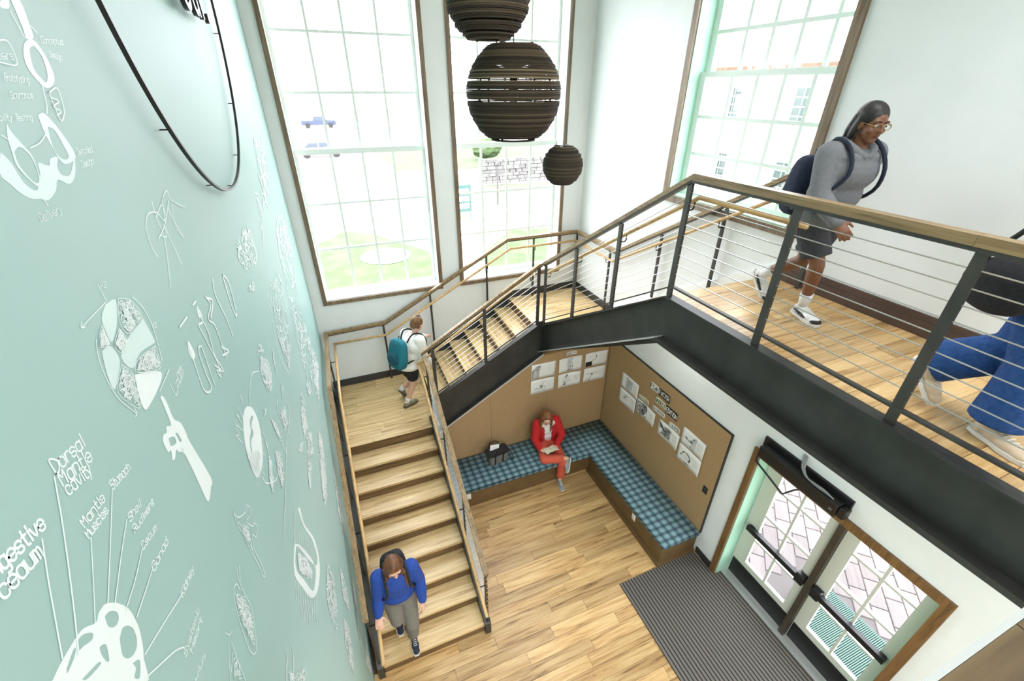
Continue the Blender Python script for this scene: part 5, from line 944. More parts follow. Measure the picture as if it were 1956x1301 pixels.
# brick paving outside the door
pv = tag(obj('paving_bed', box(BM(), RW+0.40, 9.5, -9.5, -1.5, GZ, GZ+0.02), mat('joint_sand', (84, 79, 78), 0.95)), 'paving of pale pink bricks outside the entrance door', 'pavement')
PAV = wood('paver_pink', (104, 98, 96), (98, 91, 90), (90, 83, 82), 0, 0.85, 0.4, 0.12)
b = box(BM(), -0.197, 0.197, -0.097, 0.097, 0, 0.05); bmesh.ops.bevel(b, geom=[e for e in b.edges if all(v.co.z > 0.04 for v in e.verts)], offset=0.006, segments=1, affect='EDGES')
pme = bpy.data.meshes.new('paver'); bmesh.ops.recalc_face_normals(b, faces=b.faces); b.to_mesh(pme); b.free(); pme.materials.append(PAV)
ca, sa = math.cos(0.78), math.sin(0.78)
for i in range(-20, 21):
    for j in range(-28, 29):
        u = i*0.405+(0.2 if j % 2 else 0); v = j*0.204; x = 6.6+u*ca-v*sa; y = -5.6+u*sa+v*ca
        if 5.06 < x < 8.1 and -7.6 < y < -3.5 and not (x < 6.0 and -6.7 < y < -4.7):
            o = bpy.data.objects.new('paver', pme); COL.objects.link(o); o.parent = pv; o.location = (x, y, GZ-0.014+0.002*math.sin(i*7+j*3)); o.rotation_euler = (0, 0, 0.78)
gt = thing('entrance_grate', 'teal metal foot grate outside the entrance door', 'grate', (5.3, -5.7, GZ))
TEAL = mat('teal_metal', (66, 92, 84), 0.5, 0.2); bm = BM()
for k in range(79): box(bm, 5.02, 5.78, -6.50+k*0.02, -6.488+k*0.02, GZ+0.045, GZ+0.075)
for k in range(20): box(bm, 5.02+k*0.04, 5.03+k*0.04, -6.50, -4.925, GZ+0.03, GZ+0.0449)
obj('grid', bm, TEAL, gt)['kind'] = 'stuff'
bx('tray', mat('grate_tray', (78, 102, 94), 0.8), gt, 5.0, 5.8, -6.52, -4.9, GZ+0.021, GZ+0.0295)

# ------------------------------------------------------------------ people
def V(*a): return Vector(a)
def ball(bm, c, r, rot=None, seg=14):
    r = (r, r, r) if isinstance(r, (int, float)) else r
    M_ = Matrix.Translation(Vector(c)) @ ((rot or Matrix.Identity(3)).to_4x4()) @ Matrix.Diagonal((r[0], r[1], r[2], 1))
    bmesh.ops.create_uvsphere(bm, u_segments=seg, v_segments=10, radius=1.0, matrix=M_)
def limb(bm, pr, ends=True):
    """round tapering chain: list of (point, radius)"""
    for i, ((p, a), (q, b)) in enumerate(zip(pr, pr[1:])): tube(bm, [p, Vector(p).lerp(Vector(q), 0.5), q], a, 14, r_list=[a, (a+b)/2, b])
    for i, (p, r) in enumerate(pr):
        if ends or 0 < i < len(pr)-1: ball(bm, p, r)
def axes(f, up=(0, 0, 1)):
    """columns: right, forward, up"""
    f = Vector(f).normalized(); r = f.cross(Vector(up)).normalized(); u = r.cross(f)
    return Matrix(((r.x, f.x, u.x), (r.y, f.y, u.y), (r.z, f.z, u.z)))
def solid(name, bm, m, parent, voxel=0.008, smooth=4, shrink=0.0):
    me = bpy.data.meshes.new(name); bmesh.ops.recalc_face_normals(bm, faces=bm.faces); bm.to_mesh(me); bm.free()
    o = bpy.data.objects.new('tmp', me); COL.objects.link(o)
    r = o.modifiers.new('r', 'REMESH'); r.mode = 'VOXEL'; r.voxel_size = voxel; r.use_smooth_shade = True
    k = o.modifiers.new('s', 'SMOOTH'); k.factor = 0.5; k.iterations = smooth
    dg = bpy.context.evaluated_depsgraph_get(); dg.update(); out = bpy.data.meshes.new_from_object(o.evaluated_get(dg)); out.name = name; bpy.data.objects.remove(o); bpy.data.meshes.remove(me)
    out.materials.clear()
    return link(name, out, m, parent, True)
def hand(bm, wrist, d, n, side, curl=0.5, k=1.0):
    """palm and five fingers: d along the hand, n palm normal (fingers curl towards it), side +1/-1 puts the thumb"""
    d = Vector(d).normalized(); n = Vector(n); n = (n-d*n.dot(d)).normalized(); s = d.cross(n)*side; w = Vector(wrist)
    rot = Matrix(((s.x, d.x, n.x), (s.y, d.y, n.y), (s.z, d.z, n.z)))
    ball(bm, w+d*0.045*k, (0.041*k, 0.052*k, 0.017*k), rot); ball(bm, w+d*0.07*k, (0.042*k, 0.03*k, 0.015*k), rot); ball(bm, w+d*0.01*k, (0.026*k, 0.03*k, 0.019*k), rot)
    for i, L in enumerate((0.070, 0.080, 0.074, 0.058)):
        p = w+d*(0.088-0.004*abs(i-1.3))*k+s*(0.033-0.0222*i)*k; a = 0.15; pr = [(p-d*0.02*k, 0.0095*k), (p, 0.0092*k)]; fan = s*(0.12-0.08*i)
        for seg in (0.45, 0.3, 0.25):
            a += curl*(0.55 if seg == 0.45 else 0.8); dd = (d*math.cos(a)+n*math.sin(a)+fan*0.5).normalized(); p = p+dd*L*seg*k; pr.append((p, (0.0088 if seg != 0.25 else 0.0074)*k))
        limb(bm, pr)
    p = w+d*0.022*k+s*0.032*k; q = p+(d*0.55+s*0.75+n*0.35).normalized()*0.036*k; e = q+(d*0.9+s*0.2+n*0.5*curl).normalized()*0.03*k
    limb(bm, [(p-s*0.012*k, 0.014*k), (p, 0.013*k), (q, 0.0105*k), (e, 0.0085*k)])
def head(bm, c, A, k=1.0):
    def P(x, y, z): return Vector(c)+A@Vector((x*k, y*k, z*k))
    ball(bm, P(0, -0.012, 0.028), (0.073*k, 0.092*k, 0.086*k), A, 18); ball(bm, P(0, 0.022, -0.03), (0.060*k, 0.068*k, 0.078*k), A, 18); ball(bm, P(0, 0.05, -0.085), (0.034*k, 0.034*k, 0.026*k), A)
    limb(bm, [(P(0, 0.083, 0.015), 0.008*k), (P(0, 0.100, -0.018), 0.0125*k)]); ball(bm, P(0.012, 0.090, -0.022), 0.009*k); ball(bm, P(-0.012, 0.090, -0.022), 0.009*k)
    for s in (-1, 1):
        ball(bm, P(s*0.074, -0.008, -0.008), (0.011*k, 0.020*k, 0.031*k), A); ball(bm, P(s*0.032, 0.073, 0.030), (0.022*k, 0.014*k, 0.009*k), A); ball(bm, P(s*0.038, 0.060, -0.025), (0.024*k, 0.020*k, 0.02*k), A)
    return P
def face_parts(t, c, A, k, lip, brow, iris=(70, 52, 38), glasses=None):
    def P(x, y, z): return Vector(c)+A@Vector((x*k, y*k, z*k))
    for s in (-1, 1):
        bm = BM(); ball(bm, P(s*0.031, 0.074, 0.010), (0.0135*k, 0.012*k, 0.0085*k), A); e = obj('eye', bm, mat('eye_white', (228, 224, 218), 0.3), t, True)
        bm = BM(); ball(bm, P(s*0.031, 0.0835, 0.009), (0.006*k, 0.004*k, 0.0062*k), A); obj('iris', bm, mat('iris_%d' % iris[0], iris, 0.2), e, True)
        bm = BM(); limb(bm, [(P(s*0.016, 0.087, 0.034), 0.0035*k), (P(s*0.033, 0.085, 0.039), 0.0035*k), (P(s*0.05, 0.074, 0.034), 0.0025*k)]); obj('eyebrow', bm, brow, t, True)
    bm = BM(); ball(bm, P(0, 0.082, -0.050), (0.023*k, 0.010*k, 0.004*k), A); ball(bm, P(0, 0.081, -0.057), (0.019*k, 0.011*k, 0.0048*k), A); obj('mouth', bm, lip, t, True)
    if glasses:
        bm = BM()
        for s in (-1, 1):
            tube(bm, [P(s*0.033+0.024*math.cos(a), 0.096, 0.008+0.02*math.sin(a)) for a in [2*math.pi*i/16 for i in range(17)]], 0.0022*k, 6); tube(bm, [P(s*0.057, 0.094, 0.012), P(s*0.078, 0.03, 0.014), P(s*0.080, -0.01, 0.006)], 0.002*k, 6)
        tube(bm, [P(-0.010, 0.098, 0.012), P(0.010, 0.098, 0.012)], 0.002*k, 6); obj('glasses', bm, glasses, t, True)
def shoe(t, ankle, toe, m, sole, k=1.0, floor_n=(0, 0, 1), sock=None, lace=None, swoosh=False):
    """shoe from the ankle point to the toe point (both at sole level below ankle)"""
    a = Vector(ankle); q = Vector(toe); n = Vector(floor_n).normalized(); f = q-a; f = (f-n*f.dot(n)); f.normalize(); r = f.cross(n); R_ = Matrix(((r.x, f.x, n.x), (r.y, f.y, n.y), (r.z, f.z, n.z)))
    def P(x, y, z): return a+R_@Vector((x*k, y*k, z*k))
    bm = BM(); ball(bm, P(0, -0.028, 0.045), (0.036*k, 0.04*k, 0.042*k), R_); ball(bm, P(0, 0.03, 0.045), (0.038*k, 0.06*k, 0.042*k), R_); ball(bm, P(0, 0.10, 0.036), (0.044*k, 0.068*k, 0.032*k), R_); ball(bm, P(0, 0.155, 0.03), (0.040*k, 0.042*k, 0.025*k), R_); limb(bm, [(P(0, -0.01, 0.05), 0.037*k), (P(0, -0.008, 0.085), 0.038*k)], False); ball(bm, P(0, -0.008, 0.075), 0.037*k)
    s = solid('shoe', bm, m, t, 0.006, 3)
    bm = BM(); out = [(0.030, -0.07), (0.040, -0.02), (0.040, 0.05), (0.048, 0.10), (0.044, 0.16), (0.026, 0.198), (-0.018, 0.200), (-0.040, 0.165), (-0.046, 0.11), (-0.036, 0.05), (-0.036, -0.02), (-0.028, -0.07), (0, -0.082)]
    lo = [bm.verts.new(P(x, y, 0.0)) for x, y in out]; hi = [bm.verts.new(P(x*1.03, y, 0.022)) for x, y in out]; bm.faces.new(lo[::-1]); bm.faces.new(hi)
    for i in range(len(out)): j = (i+1) % len(out); bm.faces.new((lo[i], lo[j], hi[j], hi[i]))
    obj('sole', bm, sole, s)
    if lace:
        bm = BM()
        for i in range(4): tube(bm, [P(-0.022, 0.055+i*0.018, 0.078-i*0.005), P(0, 0.058+i*0.018, 0.087-i*0.006), P(0.022, 0.055+i*0.018, 0.078-i*0.005)], 0.003*k, 6)
        obj('lace', bm, lace, s)
    if swoosh:
        bm = BM()
        for x in (-0.041, 0.041): limb(bm, [(P(x, -0.02, 0.05), 0.006*k), (P(x*1.02, 0.05, 0.04), 0.01*k), (P(x*1.04, 0.10, 0.035), 0.006*k)])
        ball(bm, P(0, 0.165, 0.03), (0.041*k, 0.035*k, 0.021*k), R_); obj('overlay', bm, mat('sneaker_black', (26, 26, 28), 0.5), s, True)
    return P
def skin_mat(name, c):
    m = mat(name, c, 0.5); b = m.node_tree.nodes['Principled BSDF']; b.inputs['Subsurface Weight'].default_value = 0.08; b.inputs['Subsurface Radius'].default_value = (0.01, 0.004, 0.002); return m
def fabric(name, c, d=8): return noisy(name, c, tuple(min(255, x+d) for x in c), 45, 0.88, 4, 0.25)
def hair_mat(name, a, b): return noisy(name, a, b, 30, 0.5, 5, 0.35, (1, 1, 0.15))
SK1 = skin_mat('skin_light', (222, 176, 152)); SK2 = skin_mat('skin_brown', (122, 80, 56)); LIP1 = mat('lip_rose', (180, 96, 88), 0.5); LIP2 = mat('lip_brown', (104, 58, 48), 0.5)
def torso(bm, pel, chest, neck, R_, w=1.0, d=1.0):
    pel, chest, neck = Vector(pel), Vector(chest), Vector(neck); mid = pel.lerp(chest, 0.5)
    ball(bm, pel, (0.165*w, 0.118*d, 0.115), R_, 18); ball(bm, mid, (0.142*w, 0.104*d, 0.15), R_, 18); ball(bm, chest, (0.165*w, 0.115*d, 0.155), R_, 18); ball(bm, chest.lerp(neck, 0.55), (0.150*w, 0.085*d, 0.07), R_, 18)
def body(t, J, A, R_, skin, k=1.0, curl=0.5, voxel=0.0055):
    """one continuous figure; J holds the joints"""
    bm = BM(); torso(bm, J['pel'], J['chest'], J['neck'], R_, 0.92*k, 0.9*k)
    limb(bm, [(Vector(J['neck'])-Vector((0, 0, 0.05)), 0.056*k), (J['neck'], 0.052*k), (Vector(J['head'])+A@Vector((0, -0.015, -0.06)), 0.050*k)])
    head(bm, J['head'], A, k)
    for s, S_ in ((-1, 'l'), (1, 'r')):
        limb(bm, [(J['sh'+S_], 0.055*k), (J['el'+S_], 0.040*k), (Vector(J['el'+S_]).lerp(Vector(J['wr'+S_]), 0.35), 0.040*k), (J['wr'+S_], 0.026*k)])
        limb(bm, [(J['chest'], 0.07*k), (J['sh'+S_], 0.056*k)])
        hd = J.get('hd'+S_) or (Vector(J['wr'+S_])-Vector(J['el'+S_])); hn = J.get('hn'+S_) or Vector(J['pel'])-Vector(J['wr'+S_])
        hand(bm, J['wr'+S_], hd, hn, J.get('th'+S_, 1), J.get('cu'+S_, curl), k*0.98)
        limb(bm, [(J['hi'+S_], 0.082*k), (Vector(J['hi'+S_]).lerp(Vector(J['kn'+S_]), 0.5), 0.070*k), (J['kn'+S_], 0.053*k), (Vector(J['kn'+S_]).lerp(Vector(J['an'+S_]), 0.3), 0.053*k), (J['an'+S_], 0.034*k)])
    return solid('body', bm, skin, t, voxel, 3)
def top_garment(t, name, m, J, R_, w=1.0, d=1.0, sleeve=1.0, k=1.0, hem=0.0, loose=1.0, both=True):
    bm = BM(); torso(bm, Vector(J['pel'])+Vector((0, 0, hem)), J['chest'], J['neck'], R_, 1.08*w*loose, 1.14*d*loose)
    for S_ in ('l', 'r'):
        sh, el, wr = Vector(J['sh'+S_]), Vector(J['el'+S_]), Vector(J['wr'+S_])
        limb(bm, [(J['chest'], 0.085*k), (sh, 0.075*k*loose)])
        if sleeve > 0.95: limb(bm, [(sh, 0.076*k*loose), (el, 0.062*k*loose), (el.lerp(wr, 0.5), 0.058*k*loose), (el.lerp(wr, 0.93), 0.044*k*loose)], True)
        else: limb(bm, [(sh, 0.076*k*loose), (sh.lerp(el, sleeve), 0.066*k*loose)], True)
    return solid(name, bm, m, t, 0.009, 5)
def trousers(t, name, m, J, R_, k=1.0, frac=0.93, r_=(0.105, 0.092, 0.076, 0.07, 0.058), w=1.0):
    bm = BM(); ball(bm, J['pel'], (0.178*w, 0.135*w, 0.105), R_, 18)
    for S_ in ('l', 'r'):
        hi, kn, an = Vector(J['hi'+S_]), Vector(J['kn'+S_]), Vector(J['an'+S_])
        pts = [(hi, r_[0]*k), (hi.lerp(kn, 0.5), r_[1]*k), (kn, r_[2]*k), (kn.lerp(an, 0.5), r_[3]*k), (kn.lerp(an, frac), r_[4]*k)]
        if frac <= 0: pts = [(hi, r_[0]*k), (hi.lerp(kn, 0.5), r_[1]*k), (hi.lerp(kn, 0.5-frac), r_[2]*k)]
        limb(bm, pts, False)
        for p, r in pts[:-1]: ball(bm, p, r)
    return solid(name, bm, m, t, 0.009, 5)
def sock(t, J, S_, m, k=1.0, up=0.35):
    an, kn = Vector(J['an'+S_]), Vector(J['kn'+S_]); bm = BM(); limb(bm, [(an-(kn-an).normalized()*0.03, 0.038*k), (an, 0.040*k), (an.lerp(kn, up), 0.047*k)], False); ball(bm, an, 0.040*k); obj('sock', bm, m, t, True)
def person_at(label, loc): return thing('person', label, 'person', loc)

# --- reader on the bench
t = person_at('seated person in red cardigan and coral trousers reading on the plaid bench', (3.2, -1.7, 0.447))
A = axes((-0.28, -0.88, -0.36)); RB = axes((-0.10, -1, 0))
J = dict(pel=V(3.20, -1.59, 0.575), chest=V(3.175, -1.625, 0.90), neck=V(3.15, -1.675, 1.06), head=V(3.115, -1.745, 1.165), shr=V(3.00, -1.63, 1.00), elr=V(2.945, -1.69, 0.745), wrr=V(2.945, -1.90, 0.70), shl=V(3.345, -1.645, 1.00), ell=V(3.41, -1.76, 0.76), wrl=V(3.235, -1.92, 0.70),
 hir=V(3.11, -1.64, 0.555), knr=V(2.965, -2.03, 0.60), anr=V(3.335, -2.105, 0.545), hil=V(3.29, -1.64, 0.545), knl=V(3.27, -2.09, 0.475), anl=V(3.235, -2.10, 0.10),
 hdr=V(0.55, -0.75, -0.05), hnr=V(0.2, 0.1, 1), hdl=V(-0.75, -0.5, -0.05), hnl=V(0, 0.1, 1), thr=-1, thl=1, cur=0.75, cul=0.75)
body(t, J, A, RB, SK1, 0.97)
top_garment(t, 'shirt', fabric('white_cotton', (222, 220, 216)), J, RB, 0.92, 0.94, 0.25, 0.9)
# open cardigan: back, sides and sleeves, a gap down the front
bm = BM(); CARD_R = fabric('red_knit', (178, 24, 26))
P_, C_, N_ = J['pel'], J['chest'], J['neck']
for f_, rr in ((0.0, 0.185), (0.33, 0.165), (0.66, 0.165), (1.0, 0.17)):
    c_ = P_.lerp(C_, f_)
    for s in (-1, 1):
        for an_ in (0.62, 0.95, 1.35, 1.9, 2.5, 3.0): 
            ball(bm, c_+RB@V(s*math.sin(an_)*rr*1.0, math.cos(an_)*rr*0.78, 0), (0.036, 0.036, 0.085), RB, 10)
ball(bm, C_.lerp(N_, 0.6)+RB@V(0, -0.05, 0), (0.16, 0.06, 0.07), RB)
for S_ in ('l', 'r'):
    sh, el, wr = J['sh'+S_], J['el'+S_], J['wr'+S_]; limb(bm, [(C_+RB@V(0, -0.05, 0.08), 0.06), (sh, 0.075)]); limb(bm, [(sh, 0.076), (el, 0.066), (el.lerp(wr, 0.5), 0.06), (el.lerp(wr, 0.92), 0.046)])
solid('cardigan', bm, CARD_R, t, 0.009, 5)
trousers(t, 'trousers', fabric('coral_twill', (196, 84, 62)), J, RB, 1.0, 0.82, (0.108, 0.096, 0.082, 0.076, 0.07))
shoe(t, (3.235, -2.10, 0.012), (3.21, -2.30, 0.012), mat('grey_canvas', (140, 150, 150), 0.8), mat('sole_pale', (206, 204, 196), 0.7), 0.95, lace=PAPER)
shoe(t, (3.375, -2.135, 0.47), (3.46, -2.24, 0.33), mat('grey_canvas', (140, 150, 150), 0.8), mat('sole_pale', (206, 204, 196), 0.7), 0.95, (-0.75, 0.25, 0.6), lace=PAPER)
HAIR1 = hair_mat('auburn_hair', (96, 56, 30), (142, 88, 48)); H_ = J['head']
bm = BM(); ball(bm, H_+A@V(0, -0.028, 0.040), (0.086, 0.098, 0.090), A, 18)
for s in (-1, 1):
    for x, y in ((0.080, 0.012), (0.086, -0.02), (0.078, -0.055), (0.05, -0.085)): limb(bm, [(H_+A@V(s*x*0.8, y, 0.06), 0.022), (H_+A@V(s*x, y, 0.0), 0.022), (H_+A@V(s*x*1.06, y+0.006, -0.08)+V(0, 0, -0.01), 0.024), (H_+A@V(s*x*1.08, y+0.03, -0.13)+V(0, 0, -0.06), 0.018), (H_+A@V(s*x*1.0, y+0.045, -0.15)+V(0, 0, -0.12), 0.008)])
ball(bm, H_+A@V(0, -0.09, -0.05), (0.06, 0.03, 0.08), A); solid('hair', bm, HAIR1, t, 0.007, 3)
face_parts(t, H_, A, 0.97, LIP1, HAIR1, (70, 90, 96), mat('dark_glasses', (60, 26, 26), 0.3))
# open book held on the crossed leg
bk = thing('book', 'open book with pale pages held on the lap of the seated reader', 'book', (3.07, -2.01, 0.72)); BA = Matrix.Rotation(0.12, 3, 'Z') @ Matrix.Rotation(-0.30, 3, 'X'); bc = V(3.085, -2.005, 0.735)
for s in (-1, 1):
    for nm, m_, z0, z1, ex in (('page_block', PAPERY, 0.0, 0.012, 0.0), ('cover', mat('book_cover', (40, 42, 46), 0.6), -0.004, -0.0005, 0.004)):
        bm = BM(); n_ = 6; up_ = []; lo_ = []
        for i in range(n_+1):
            x = s*(0.004+(0.105+ex)*i/n_); bow = 0.016*math.sin(math.pi*min(1, i/n_*0.9))-0.02*(i/n_)
            up_.append([bm.verts.new(bc+BA@V(x, y, z1+bow)) for y in (-0.075-ex, 0.075+ex)]); lo_.append([bm.verts.new(bc+BA@V(x, y, z0+bow)) for y in (-0.075-ex, 0.075+ex)])
        for i in range(n_):
            bm.faces.new((up_[i][0], up_[i+1][0], up_[i+1][1], up_[i][1])); bm.faces.new((lo_[i][0], lo_[i][1], lo_[i+1][1], lo_[i+1][0]))
            for y in (0, 1): bm.faces.new((up_[i][y], up_[i+1][y], lo_[i+1][y], lo_[i][y]))
        for i in (0, n_): bm.faces.new((up_[i][0], up_[i][1], lo_[i][1], lo_[i][0]))
        obj(nm, bm, m_, bk)
# tote bag with papers on the bench
tb = thing('tote_bag', 'black and grey patterned tote bag on the bench with papers sticking out', 'bag', (2.28, -1.62, 0.447)); BAGP = mat('bag_pattern', (90, 88, 86), 0.8)
def bagp(m):
    n, l, b = nodes(m); c = n.new('ShaderNodeTexChecker'); c.inputs['Scale'].default_value = 70; c.inputs[1].default_value = srgb(36, 34, 34); c.inputs[2].default_value = srgb(150, 146, 140); tc = n.new('ShaderNodeTexCoord'); l.new(tc.outputs['Object'], c.inputs['Vector']); l.new(c.outputs[0], b.inputs['Base Color'])
bagp(BAGP); BK = mat('bag_black', (26, 25, 27), 0.7); BR = Matrix.Rotation(0.12, 3, 'Z'); b0 = V(2.30, -1.63, 0.449)
def bag_shell(name, m, z0, z1, w0, w1, d0, d1, off=0.0):
    bm = BM(); ring = lambda w, d, z: [bm.verts.new(b0+BR@V(w*cx_, d*cy2, z)) for cx_, cy2 in ((-1, -0.7), (-0.85, -1), (0.85, -1), (1, -0.7), (1, 0.7), (0.85, 1), (-0.85, 1), (-1, 0.7))]
    a, b, c, d_ = ring(w0+off, d0+off, z0), ring(w1+off, d1+off, z1), ring(w1-0.006, d1-0.006, z1), ring(w0-0.006, d0-0.006, z0+0.01)
    for p, q in ((a, b), (b, c), (c, d_)):
        for i in range(8): j = (i+1) % 8; bm.faces.new((p[i], p[j], q[j], q[i]))
    bm.faces.new(a[::-1]); bm.faces.new(d_); return obj(name, bm, m, tb)
bag_shell('body', BAGP, 0.0, 0.195, 0.155, 0.185, 0.075, 0.10); bag_shell('rim', BK, 0.196, 0.218, 0.186, 0.19, 0.101, 0.104)
for x in (-0.08, 0.06):
    bm = BM(); sweepz = [b0+BR@V(x, -0.108, 0.01), b0+BR@V(x, -0.112, 0.21)]; box(bm, -0.012, 0.012, -0.003, 0.003, 0, 0.21)
    for v in bm.verts: v.co = b0+BR@(v.co+V(x, -0.080-0.028*v.co.z/0.2, 0.004))
    obj('strap', bm, BK, tb)
for s in (-1, 1): bm = tube(BM(), [b0+BR@V(-0.09, s*0.105, 0.20), b0+BR@V(-0.07, s*0.12, 0.30), b0+BR@V(0.0, s*0.125, 0.325), b0+BR@V(0.07, s*0.12, 0.28), b0+BR@V(0.08, s*0.105, 0.20)], 0.008, 8); obj('handle', bm, BK, tb, True)
bm = tube(BM(), [b0+BR@V(0.18, -0.02, 0.20), b0+BR@V(0.235, -0.04, 0.12), b0+BR@V(0.26, -0.09, 0.02), b0+BR@V(0.22, -0.13, 0.008), b0+BR@V(0.20, -0.10, 0.008)], 0.007, 8); obj('strap', bm, BK, tb, True)
pp = thing('paper_folder', 'white papers sticking up out of the patterned tote bag', 'papers', (2.24, -1.60, 0.50))
for k in range(3):
    bm = box(BM(), -0.085, 0.075, -0.001+0.004*k, 0.001+0.004*k, 0.04, 0.30-0.012*k); R3 = BR @ Matrix.Rotation(-0.25, 3, 'X') @ Matrix.Rotation(0.22, 3, 'Y')
    for v in bm.verts: v.co = b0+R3@v.co+BR@V(-0.065, 0.0, 0.0)
    obj('sheet', bm, PAPER, pp)

# --- walker with teal backpack on the lower landing
t = person_at('person in white top and black shorts with teal backpack on the lower landing', (1.13, -0.92, LZ))
fx = V(0.87, 0.48, 0); RB = axes(fx); A = axes((0.85, 0.45, -0.35)); sx_ = RB@V(1, 0, 0)
J = dict(pel=V(1.16, -0.90, 2.17), chest=V(1.26, -0.90, 2.52), neck=V(1.325, -0.895, 2.69), head=V(1.375, -0.885, 2.815)); J.update(shr=J['chest']+sx_*0.155+V(0.02, 0, 0.10), shl=J['chest']-sx_*0.155+V(0.02, 0, 0.10))
J.update(elr=J['shr']+V(0.02, -0.05, -0.25), wrr=J['shr']+V(0.13, 0.02, -0.42), ell=J['shl']+V(0.12, 0.12, -0.20), wrl=J['shl']+V(0.30, 0.26, -0.24))
J.update(hir=J['pel']+sx_*0.085-V(0, 0, 0.02), hil=J['pel']-sx_*0.085-V(0, 0, 0.02)); J.update(knr=V(1.20, -0.935, 1.845), anr=V(1.07, -0.945, 1.535), knl=V(1.22, -0.745, 1.80), anl=V(1.035, -0.70, 1.615), thr=1, thl=-1)
body(t, J, A, RB, SK1, 0.95, 0.6)
top_garment(t, 'shirt', fabric('white_knit', (232, 230, 222)), J, RB, 1.05, 1.1, 0.98, 0.95, 0.04, 1.2)
trousers(t, 'shorts', fabric('black_jersey', (26, 26, 28)), J, RB, 0.98, -0.02, (0.108, 0.100, 0.098, 0, 0))
GSH = noisy('olive_suede', (128, 120, 98), (146, 138, 116), 20, 0.85)
for S_ in ('r', 'l'): sock(t, J, S_, fabric('white_sock', (228, 228, 226)), 0.95, 0.2)
shoe(t, (1.07, -0.945, LZ+0.002), (1.23, -0.865, LZ+0.002), GSH, mat('sole_dark', (88, 78, 62), 0.7), 0.95, lace=PAPERY, )
shoe(t, (1.01, -0.705, 1.545), (1.07, -0.66, 1.38), GSH, mat('sole_dark', (88, 78, 62), 0.7), 0.95, (0.75, 0.42, 0.5), lace=PAPERY)
HAIR2 = hair_mat('brown_hair', (86, 58, 34), (126, 90, 54)); H_ = J['head']
bm = BM(); ball(bm, H_+A@V(0, -0.026, 0.034), (0.084, 0.098, 0.094), A, 18); ball(bm, H_+A@V(0, -0.075, -0.015), (0.066, 0.04, 0.062), A); ball(bm, H_+A@V(0, -0.02, 0.118), (0.035, 0.04, 0.03), A)
for s in (-1, 1): ball(bm, H_+A@V(s*0.066, -0.03, -0.01), (0.018, 0.04, 0.05), A)
solid('hair', bm, HAIR2, t, 0.007, 3); face_parts(t, H_, A, 0.95, LIP1, HAIR2)
def backpack(label, c, R_, m, m2, w=0.15, h=0.22, d=0.085, name='backpack'):
    t = thing(name, label, 'backpack', tuple(c)); c = Vector(c)
    bm = box(BM(), -w, w, -d, d, -h, h); bmesh.ops.subdivide_edges(bm, edges=list(bm.edges), cuts=5, use_grid_fill=True)
    for v in bm.verts:
        u = Vector((v.co.x/w, v.co.y/d, v.co.z/h)); n4 = (abs(u.x)**4+abs(u.y)**4+abs(u.z)**4)**0.25; u = u/n4*max(abs(u.x), abs(u.y), abs(u.z))
        tp = 1-0.16*max(0, u.z); v.co = c+R_@Vector((u.x*w*tp, u.y*d*(tp if u.y < 0 else 1)-(0.015 if u.z < 0 and u.y < 0 else 0), u.z*h))
    solid('pack', bm, m, t, 0.008, 4)
    bm = BM(); ball(bm, c+R_@V(0, -d-0.012, -0.06), (w*0.74, 0.042, h*0.42), R_, 16); solid('pocket', bm, m2, t, 0.007, 3)
    bm = tube(BM(), [c+R_@V(-0.03, 0.03, h-0.01), c+R_@V(-0.02, 0.02, h+0.035), c+R_@V(0.02, 0.02, h+0.035), c+R_@V(0.03, 0.03, h-0.01)], 0.007, 8); obj('loop', bm, m2, t, True)
    bm = tube(BM(), [c+R_@V(-w*0.8, -d*0.55, h*0.55), c+R_@V(0, -d*0.98, h*0.72), c+R_@V(w*0.8, -d*0.55, h*0.55)], 0.004, 6); obj('zip', bm, mat('zip_dark', (40, 44, 48), 0.5), t, True)
    return t
def strap(t, m, pts, w=0.022):
    bm = tube(BM(), smooth3(pts), w, 8); 
    o = obj('strap', bm, m, t, True)
TEALF = fabric('teal_nylon', (18, 104, 118)); TEALD = fabric('dark_teal_nylon', (12, 70, 84)); TILT = axes((0.85, 0.47, -0.16))
pc = J['chest']-fx*0.25+V(-0.01, 0, -0.06)
bp = backpack('teal backpack on the back of the walker in white top', pc, TILT, TEALF, TEALD, 0.165, 0.23, 0.08)
BLS = fabric('black_webbing', (30, 32, 34))
for s in (-1, 1): strap(bp, BLS, [pc+TILT@V(s*0.07, 0.10, 0.17), J['chest']+RB@V(s*0.10, -0.05, 0.20), J['chest']+RB@V(s*0.115, 0.09, 0.16), J['chest']+RB@V(s*0.125, 0.165, 0.02), J['chest']+RB@V(s*0.16, 0.06, -0.14), pc+TILT@V(s*0.12, 0.08, -0.14)], 0.012)

# --- walker in blue coming down the lower flight
t = person_at('person in blue sweater and grey trousers walking down the lower flight', (0.45, -3.68, 0.16))
RB = axes((0.08, -1, 0)); A = axes((0.12, -0.9, -0.5))
J = dict(pel=V(0.435, -3.585, 1.02), chest=V(0.44, -3.625, 1.34), neck=V(0.44, -3.655, 1.505), head=V(0.44, -3.69, 1.625), shr=V(0.275, -3.62, 1.445), elr=V(0.235, -3.67, 1.20), wrr=V(0.205, -3.80, 1.10), shl=V(0.605, -3.625, 1.445), ell=V(0.665, -3.62, 1.19), wrl=V(0.66, -3.75, 0.99),
 hir=V(0.355, -3.585, 0.97), knr=V(0.365, -3.675, 0.70), anr=V(0.365, -3.475, 0.42), hil=V(0.515, -3.585, 0.97), knl=V(0.51, -3.72, 0.60), anl=V(0.495, -3.66, 0.255), thr=1, thl=-1, hdr=V(-0.05, -0.8, -0.45), hnr=V(0, -0.3, -1))
body(t, J, A, RB, SK1, 1.0, 0.6)
